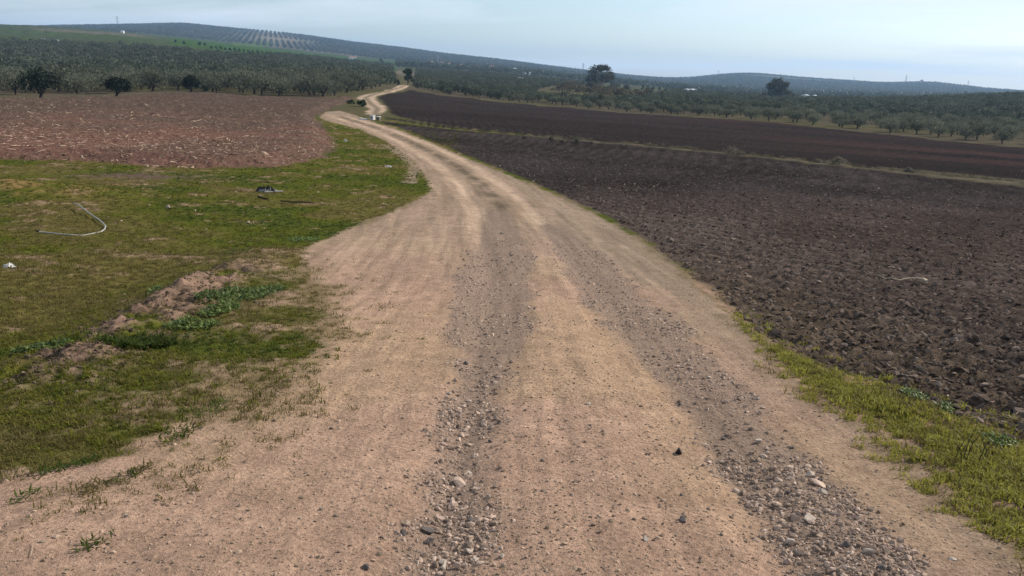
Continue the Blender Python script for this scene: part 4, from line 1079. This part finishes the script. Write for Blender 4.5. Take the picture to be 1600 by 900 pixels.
# crumpled sheets
def crumple(name, mat, size, seed, parent=None, amp=0.35, flat=0.45, n=9):
    rr = np.random.default_rng(seed); vs = []; fs = []
    for i in range(n):
        for j in range(n):
            a, b = i / (n - 1) - 0.5, j / (n - 1) - 0.5
            e_ = 1 - 0.25 * rr.random()
            vs.append((size * a * e_, size * 0.7 * b * e_, size * flat * max(0.02, (0.25 - a * a - b * b) * 2 + rr.normal() * amp * 0.5 + 0.1)))
    for i in range(n - 1):
        for j in range(n - 1):
            k0 = i * n + j; fs.append((k0, k0 + n, k0 + n + 1, k0 + 1))
    o = mesh_obj(name, vs, fs, mat, parent)
    md = o.modifiers.new('thick', 'SOLIDIFY'); md.thickness = 0.006
    return o
p = ground(416, 299); e = empty('rubbish_heap', p, 0.1); s0 = p.y / F
for i, (dx, dy, sz, mk, am) in enumerate([(-9, 0, 17, 'plastic_k', 0.5), (2, 0.02, 18, 'plastic_k', 0.55), (9, 0.0, 17, 'plastic_k', 0.5), (-6, -0.10, 11, 'plastic_g', 0.6), (6, -0.04, 13, 'plastic_w', 0.6), (0, -0.14, 9, 'plastic_g', 0.7), (12, 0.08, 10, 'plastic_w', 0.6)]):
    o = crumple('crumpled_sheet', MT[mk], sz * s0 * 1.1, 700 + i, e, am, 0.5); o.location = (dx * s0, dy, -0.01); o.rotation_euler = (0, 0, i * 0.9)
for dx, L in ((20, 13), (7, 12)):
    mb = MB(); mb.box((dx * s0, -0.06 if dx > 10 else -0.22, 0.03), (L * s0, 0.05, 0.02), Euler((0, 0.0, 0.15)).to_matrix()); mb.obj('strip', MT['plastic_w'], e)
tag(e, 'crumpled heap of black and grey plastic rubbish on the meadow', 'rubbish')
def stick(name, px, rad, mat, label, cat, lift=0.02, n=7):
    gp = [ground(*q) for q in px]; c = gp[len(gp) // 2]
    mb = MB(); k = len(gp); mb.tube([Vector((g.x, g.y, g.z + lift)) - c for g in gp], rad if isinstance(rad, list) else [rad] * k, n)
    o = mb.obj(name, mat, None, True); o.location = c; return tag(o, label, cat)
stick('dark_stick', [(403, 308.5), (410, 310), (418, 311.5)], 0.026, MT['oldwood'], 'short dark stick on the grass below the rubbish heap', 'stick', 0.04)
stick('dark_stick', [(438, 313.5), (452, 316), (468, 317.8), (487, 318.5)], [0.012, 0.017, 0.02, 0.016], MT['oldwood'], 'long dark stick on the grass below the rubbish heap', 'stick', 0.035)
stick('pale_branch', [(1370, 431), (1384, 435), (1392, 437), (1405, 438.5), (1420, 438), (1432, 439.5), (1442, 441), (1448, 443)], [0.004, 0.007, 0.007, 0.010, 0.010, 0.014, 0.022, 0.026], MT['palewood'], 'pale bleached branch lying on the dark ploughed field', 'branch', 0.05)
o = crumple('plastic_bag', MT['plastic_w'], 20 * ground(15, 418).y / F, 760, None, 0.5, 0.4); o.location = ground(15, 418); tag(o, 'crumpled white plastic scrap alone on the meadow grass', 'litter')
o = crumple('plastic_bag', MT['plastic_w'], 11 * ground(607, 262).y / F, 761, None, 0.5, 0.3); o.location = ground(607, 262); tag(o, 'white scrap of paper on the grass near the track', 'litter')
o = crumple('plastic_bag', MT['plastic_w'], 7 * ground(540, 221).y / F, 762, None, 0.6, 0.7); o.location = ground(540, 221); tag(o, 'small upright white scrap on the grass near the corner of the reddish field', 'litter')
lit = [(92, 337), (81, 336), (181, 350), (146, 324), (130, 320), (233, 322), (194, 321), (180, 349), (484, 295), (497, 300), (430, 286), (413, 356), (322, 358), (237, 422), (192, 445), (228, 392), (269, 350), (575, 272), (590, 271), (645, 278), (152, 296), (450, 333), (420, 336), (305, 330), (170, 341), (190, 347), (60, 352)]
for i, (u, v) in enumerate(lit):
    g = ground(u, v); sz = random.uniform(3.5, 7) * g.y / F
    vs, fs = stone_verts(800 + i, 0.45)
    o = mesh_obj('pale_stone', [v_ * sz for v_ in vs], fs, MT['stone']); o.location = g + Vector((0, 0, sz * 0.1)); o.rotation_euler = (0, 0, random.uniform(0, 6))
    tag(o, 'small pale stone lying in the meadow grass', 'stone', 'pale stones in the meadow grass')

def stone(u, v, wpx, mk, label, seed, flat=0.6, group=None, name='stone'):
    g = ground(u, v); w = wpx * math.hypot(g.y, 1.6 - g.z) / F
    vs, fs = stone_verts(seed, flat, 2, 0.2)
    zmin = min(v_.z for v_ in vs)
    o = mesh_obj(name, [v_ * w * 0.82 for v_ in vs], fs, MT[mk]); o.location = g - Vector((0, 0, zmin * w * 0.5)); o.rotation_euler = (random.uniform(-.15, .15), random.uniform(-.15, .15), random.uniform(0, 6.28))
    return tag(o, label, 'stone', group)
stone(1061, 707, 15, 'blackstone', 'black angular stone on the tan dirt between the ruts', 901, 0.95)
stone(572, 887, 20, 'darkstone', 'dark rounded stone on bare dirt beside the end of the gravel rut', 902, 0.55)
stone(666, 822, 26, 'darkstone', 'large dark slate stone in the gravel of the meadow-side rut', 903, 0.5)
stone(672, 836, 24, 'darkstone', 'second dark slate stone in the meadow-side rut, below the large one', 904, 0.5)
stone(718, 747, 30, 'stone', 'largest blocky grey stone in the gravel of the meadow-side rut', 905, 0.55)
stone(1009, 849, 14, 'palestone', 'single pale stone on the clean tan dirt between the ruts', 906, 0.8)
stone(1066, 817, 20, 'darkstone', 'flat dark slate on the tan dirt between the ruts', 907, 0.4)
stone(1235, 842, 26, 'palestone', 'large pale grey stone at the inner edge of the field-side rut', 908, 0.55)
stone(1265, 743, 22, 'palestone', 'pale angular stone with a dark foot in the field-side rut', 909, 0.6)
stone(1279, 758, 28, 'stone', 'long flat grey stone in the field-side rut beside the angular one', 910, 0.45)
stone(1241, 807, 26, 'stone', 'grey wedge-shaped stone in the field-side rut', 911, 0.55)
stone(1265, 811, 26, 'palestone', 'flat pale stone touching the grey wedge-shaped stone', 912, 0.35)
stone(1284, 771, 18, 'palestone', 'round pale stone below the long flat grey stone', 913, 0.75)
stone(1185, 690, 16, 'palestone', 'pale pointed stone higher up in the field-side rut', 914, 0.7)
stone(1322, 853, 16, 'darkstone', 'dark rounded stone in the lower gravel of the field-side rut', 915, 0.8)
stone(1358, 866, 26, 'palestone', 'flat pale slab of stone in the lower field-side rut', 916, 0.35)
stone(1385, 866, 20, 'stone', 'blocky brown-grey stone at the outer edge of the field-side rut', 917, 0.6)
stone(1487, 875, 16, 'palestone', 'thin pale flake of stone on the dirt beside the field-side rut', 918, 0.3)
stone(783, 366, 7, 'palestone', 'lone pale stone in the upper part of the meadow-side rut', 919, 0.8)
stone(919, 637, 14, 'palestone', 'flat pale stone half sunk in the dirt between the ruts', 920, 0.35)
stone(756, 657, 14, 'stone', 'round grey stone at the inner edge of the meadow-side rut', 921, 0.8)
stone(388, 350, 9, 'palestone', 'rounded grey stone alone on the green meadow', 922, 0.75)
stone(264, 327, 10, 'palestone', 'pale square stone with dark foot on the green meadow', 923, 0.7)
stone(784, 869, 14, 'palestone', 'pale chip of stone in the middle of the track near the gravel end', 924, 0.6)
stone(735, 816, 16, 'stone', 'squarish brown stone at the inner edge of the meadow-side rut', 925, 0.7)
stone(630, 833, 16, 'darkstone', 'dark stone at the outer edge of the meadow-side gravel', 926, 0.6)
stone(693, 869, 18, 'palestone', 'pale square stone in the last gravel of the meadow-side rut', 927, 0.5)
for gi, (poly, nm) in enumerate(((GRAV_A, 'meadow'), (GRAV_B, 'field'))):
    cnt = 0
    while cnt < 34:
        u = random.uniform(560, 900) if gi == 0 else random.uniform(900, 1480); v = random.uniform(560, 895)
        w = hit(u, v)
        if sdf(poly, np.array([w[0]]), np.array([w[1]]))[0] < 0.0: continue
        stone(u, v, random.uniform(9, 17) * (0.55 + 0.45 * (v - 500) / 400), random.choice(['stone', 'stone', 'palestone', 'darkstone']), f'loose angular stone standing out of the gravel in the {nm}-side wheel rut', 1000 + gi * 60 + cnt, 0.6, f'stones in the {nm}-side rut')
        cnt += 1
for i in range(46):
    while True:
        u, v = random.uniform(20, 1300), random.uniform(610, 895)
        w = hit(u, v); A_ = (np.array([w[0]]), np.array([w[1]]))
        if sdf(ROAD, *A_)[0] > 0.15 and sdf(GRAV_A, *A_)[0] < -0.1 and sdf(GRAV_B, *A_)[0] < -0.1: break
    stone(u, v, random.uniform(4, 9), random.choice(['darkstone', 'pebble', 'stone']), 'small dark pebble lying singly on the smooth tan dirt', 1200 + i, 0.6, 'single pebbles on the smooth dirt', 'pebble')
for i in range(16):
    u, v = random.uniform(1250, 1590), random.uniform(520, 650)
    w = hit(u, v)
    if sdf(DARK1, np.array([w[0]]), np.array([w[1]]))[0] < 0.2: continue
    stone(u, v, random.uniform(10, 20), 'clod', 'large dark earth clod at the near edge of the dark ploughed field', 1300 + i, 0.6, 'large clods near the verge', 'earth_clod')['category'] = 'clod'

# leafy weeds
def weed_clump(u, v, wpx, hpx, n, leaf, label, seed, tall=0.07, mat='weed', name='leafy_weed'):
    rr = random.Random(seed); c = ground(u, v); s = math.hypot(c.y, 1.6 - c.z) / F
    rx = wpx * s / 2; ry = max(0.10, hpx * s / 2 / max(0.12, math.sin(math.atan2(1.6 - c.z, c.y)))); mb = MB()
    xs, ys = [], []
    for _ in range(n):
        a = rr.uniform(0, 6.283); q = math.sqrt(rr.random()); xs.append(math.cos(a) * q * rx + 0.25 * math.sin(a) * q * ry); ys.append(math.sin(a) * q * ry)
    zs = terrain(np.array(xs) + c.x, np.array(ys) + c.y) - c.z
    for i in range(n):
        dr_ = rr.uniform(0, 6.283); L = leaf * rr.uniform(0.6, 1.3); el = rr.uniform(0.1, 1.0); w = L * (rr.uniform(0.22, 0.34) if mat == 'weed' else rr.uniform(0.06, 0.11))
        d = Vector((math.cos(dr_) * math.cos(el), math.sin(dr_) * math.cos(el), math.sin(el))); sd = Vector((-math.sin(dr_), math.cos(dr_), 0))
        up = d.cross(sd) * -1
        b = Vector((xs[i], ys[i], zs[i] + rr.uniform(-0.005, tall * 0.5)))
        m1 = b + d * L * 0.45; tip = b + d * L + Vector((0, 0, -0.3 * L * rr.random()))
        mb.add([b, m1 + sd * w + up * w * 0.3, m1, m1 - sd * w + up * w * 0.3, tip], [(0, 2, 1), (0, 3, 2), (1, 2, 4), (2, 3, 4)])
    o = mb.obj(name, MT[mat]); o.location = c
    return tag(o, label, 'weed')
weed_clump(378, 462, 84, 56, 1300, 0.055, 'large clump of broad glossy leaved weeds on the mound by the track', 1400)
weed_clump(345, 487, 40, 26, 420, 0.048, 'lower tongue of the broad leaved weed clump toward the track', 1401)
weed_clump(215, 541, 100, 30, 1500, 0.075, 'dense clump of long narrow dark leaves on the mound edge', 1402, 0.10, 'grass_d')
weed_clump(300, 510, 80, 20, 600, 0.045, 'low spreading weeds joining the two big leafy clumps', 1403)
weed_clump(62, 540, 88, 14, 500, 0.05, 'dark leafy weed patch on the meadow side of the bare mound', 1404)
weed_clump(474, 374, 46, 9, 260, 0.05, 'small leafy weed patch at the top end of the mound', 1405)
weed_clump(372, 394, 34, 12, 300, 0.05, 'very dark weed tuft on the shaded back of the mound', 1406, 0.06, 'grass_d')
weed_clump(1428, 620, 40, 22, 260, 0.036, 'pale edged leafy weed at the border of the dark field', 1407)
weed_clump(1476, 641, 24, 10, 110, 0.034, 'small dark weed just past the pale edged one', 1408)
weed_clump(1562, 690, 50, 18, 260, 0.034, 'leafy weeds where the verge meets the ploughed clods', 1409)
weed_clump(242, 462, 26, 7, 50, 0.06, 'tiny weed on the bare flank of the mound', 1410)
for i, (u, v, w, h) in enumerate([(140, 768, 40, 10), (320, 645, 46, 8), (285, 675, 40, 14), (15, 745, 60, 16), (80, 735, 40, 9), (130, 720, 34, 8), (215, 738, 24, 6), (190, 750, 30, 6), (45, 775, 22, 8), (225, 655, 60, 14), (270, 690, 30, 8), (455, 527, 36, 8), (440, 610, 30, 6), (345, 630, 20, 5), (430, 500, 70, 12), (600, 480, 40, 22), (527, 496, 26, 6), (150, 850, 26, 6)]):
    weed_clump(u, v, w, h, 90 if w > 30 else 50, 0.045, 'small grass tuft growing alone on the bare edge of the track', 1450 + i, 0.03, 'grass_d' if i % 3 else 'grass_y', 'grass_tuft')['group'] = 'grass tufts on the bare edge'
# dry stalks on the verge
c = ground(1503, 722); mb = MB()
for i, (dx, dy, h, lx) in enumerate([(0, 0, 0.25, 0.05), (0.03, 0.02, 0.20, 0.07), (-0.04, 0.01, 0.15, 0.05), (0.09, 0.0, 0.19, 0.08), (0.13, 0.03, 0.13, 0.07), (-0.02, -0.03, 0.11, -0.03)]):
    mb.tube([(dx, dy, -0.02), (dx + lx * 0.3, dy, h * 0.55), (dx + lx, dy + 0.01, h)], [0.0028, 0.0022, 0.0012], 5)
    mb.tube([(dx + lx * 0.3, dy, h * 0.55), (dx + lx * 0.1, dy + 0.02, h * 0.75)], [0.0018, 0.001], 4)
o = mb.obj('dry_stalk_plant', MT['oldwood']); o.location = c; tag(o, 'thin dark dry stalks standing up from the green grass strip', 'plant')
stick('twig', [(48, 872), (51, 862), (52, 852)], [0.0014, 0.0013, 0.0008], MT['straw'], 'thin pale twig on the bare dirt of the track', 'twig', 0.006, 5)

# ------------------------------------------------------------------ haze
hb = MB(); hb.box((0, 1200, 55), (9000, 11000, 290))
zmin = -60
hz_o = hb.obj('haze', None); hz_o.data.materials.clear()
m = bpy.data.materials.new('haze'); m.use_nodes = True; t = m.node_tree; t.nodes.clear()
out = t.nodes.new('ShaderNodeOutputMaterial'); pv = t.nodes.new('ShaderNodeVolumePrincipled')
pv.inputs['Color'].default_value = (0.42, 0.67, 1.0, 1); pv.inputs['Density'].default_value = 0.00019; pv.inputs['Anisotropy'].default_value = 0.2
t.links.new(pv.outputs[0], out.inputs['Volume']); hz_o.data.materials.append(m)
tag(hz_o, 'thin bluish haze hanging over the whole valley and hills', 'haze', kind='stuff')
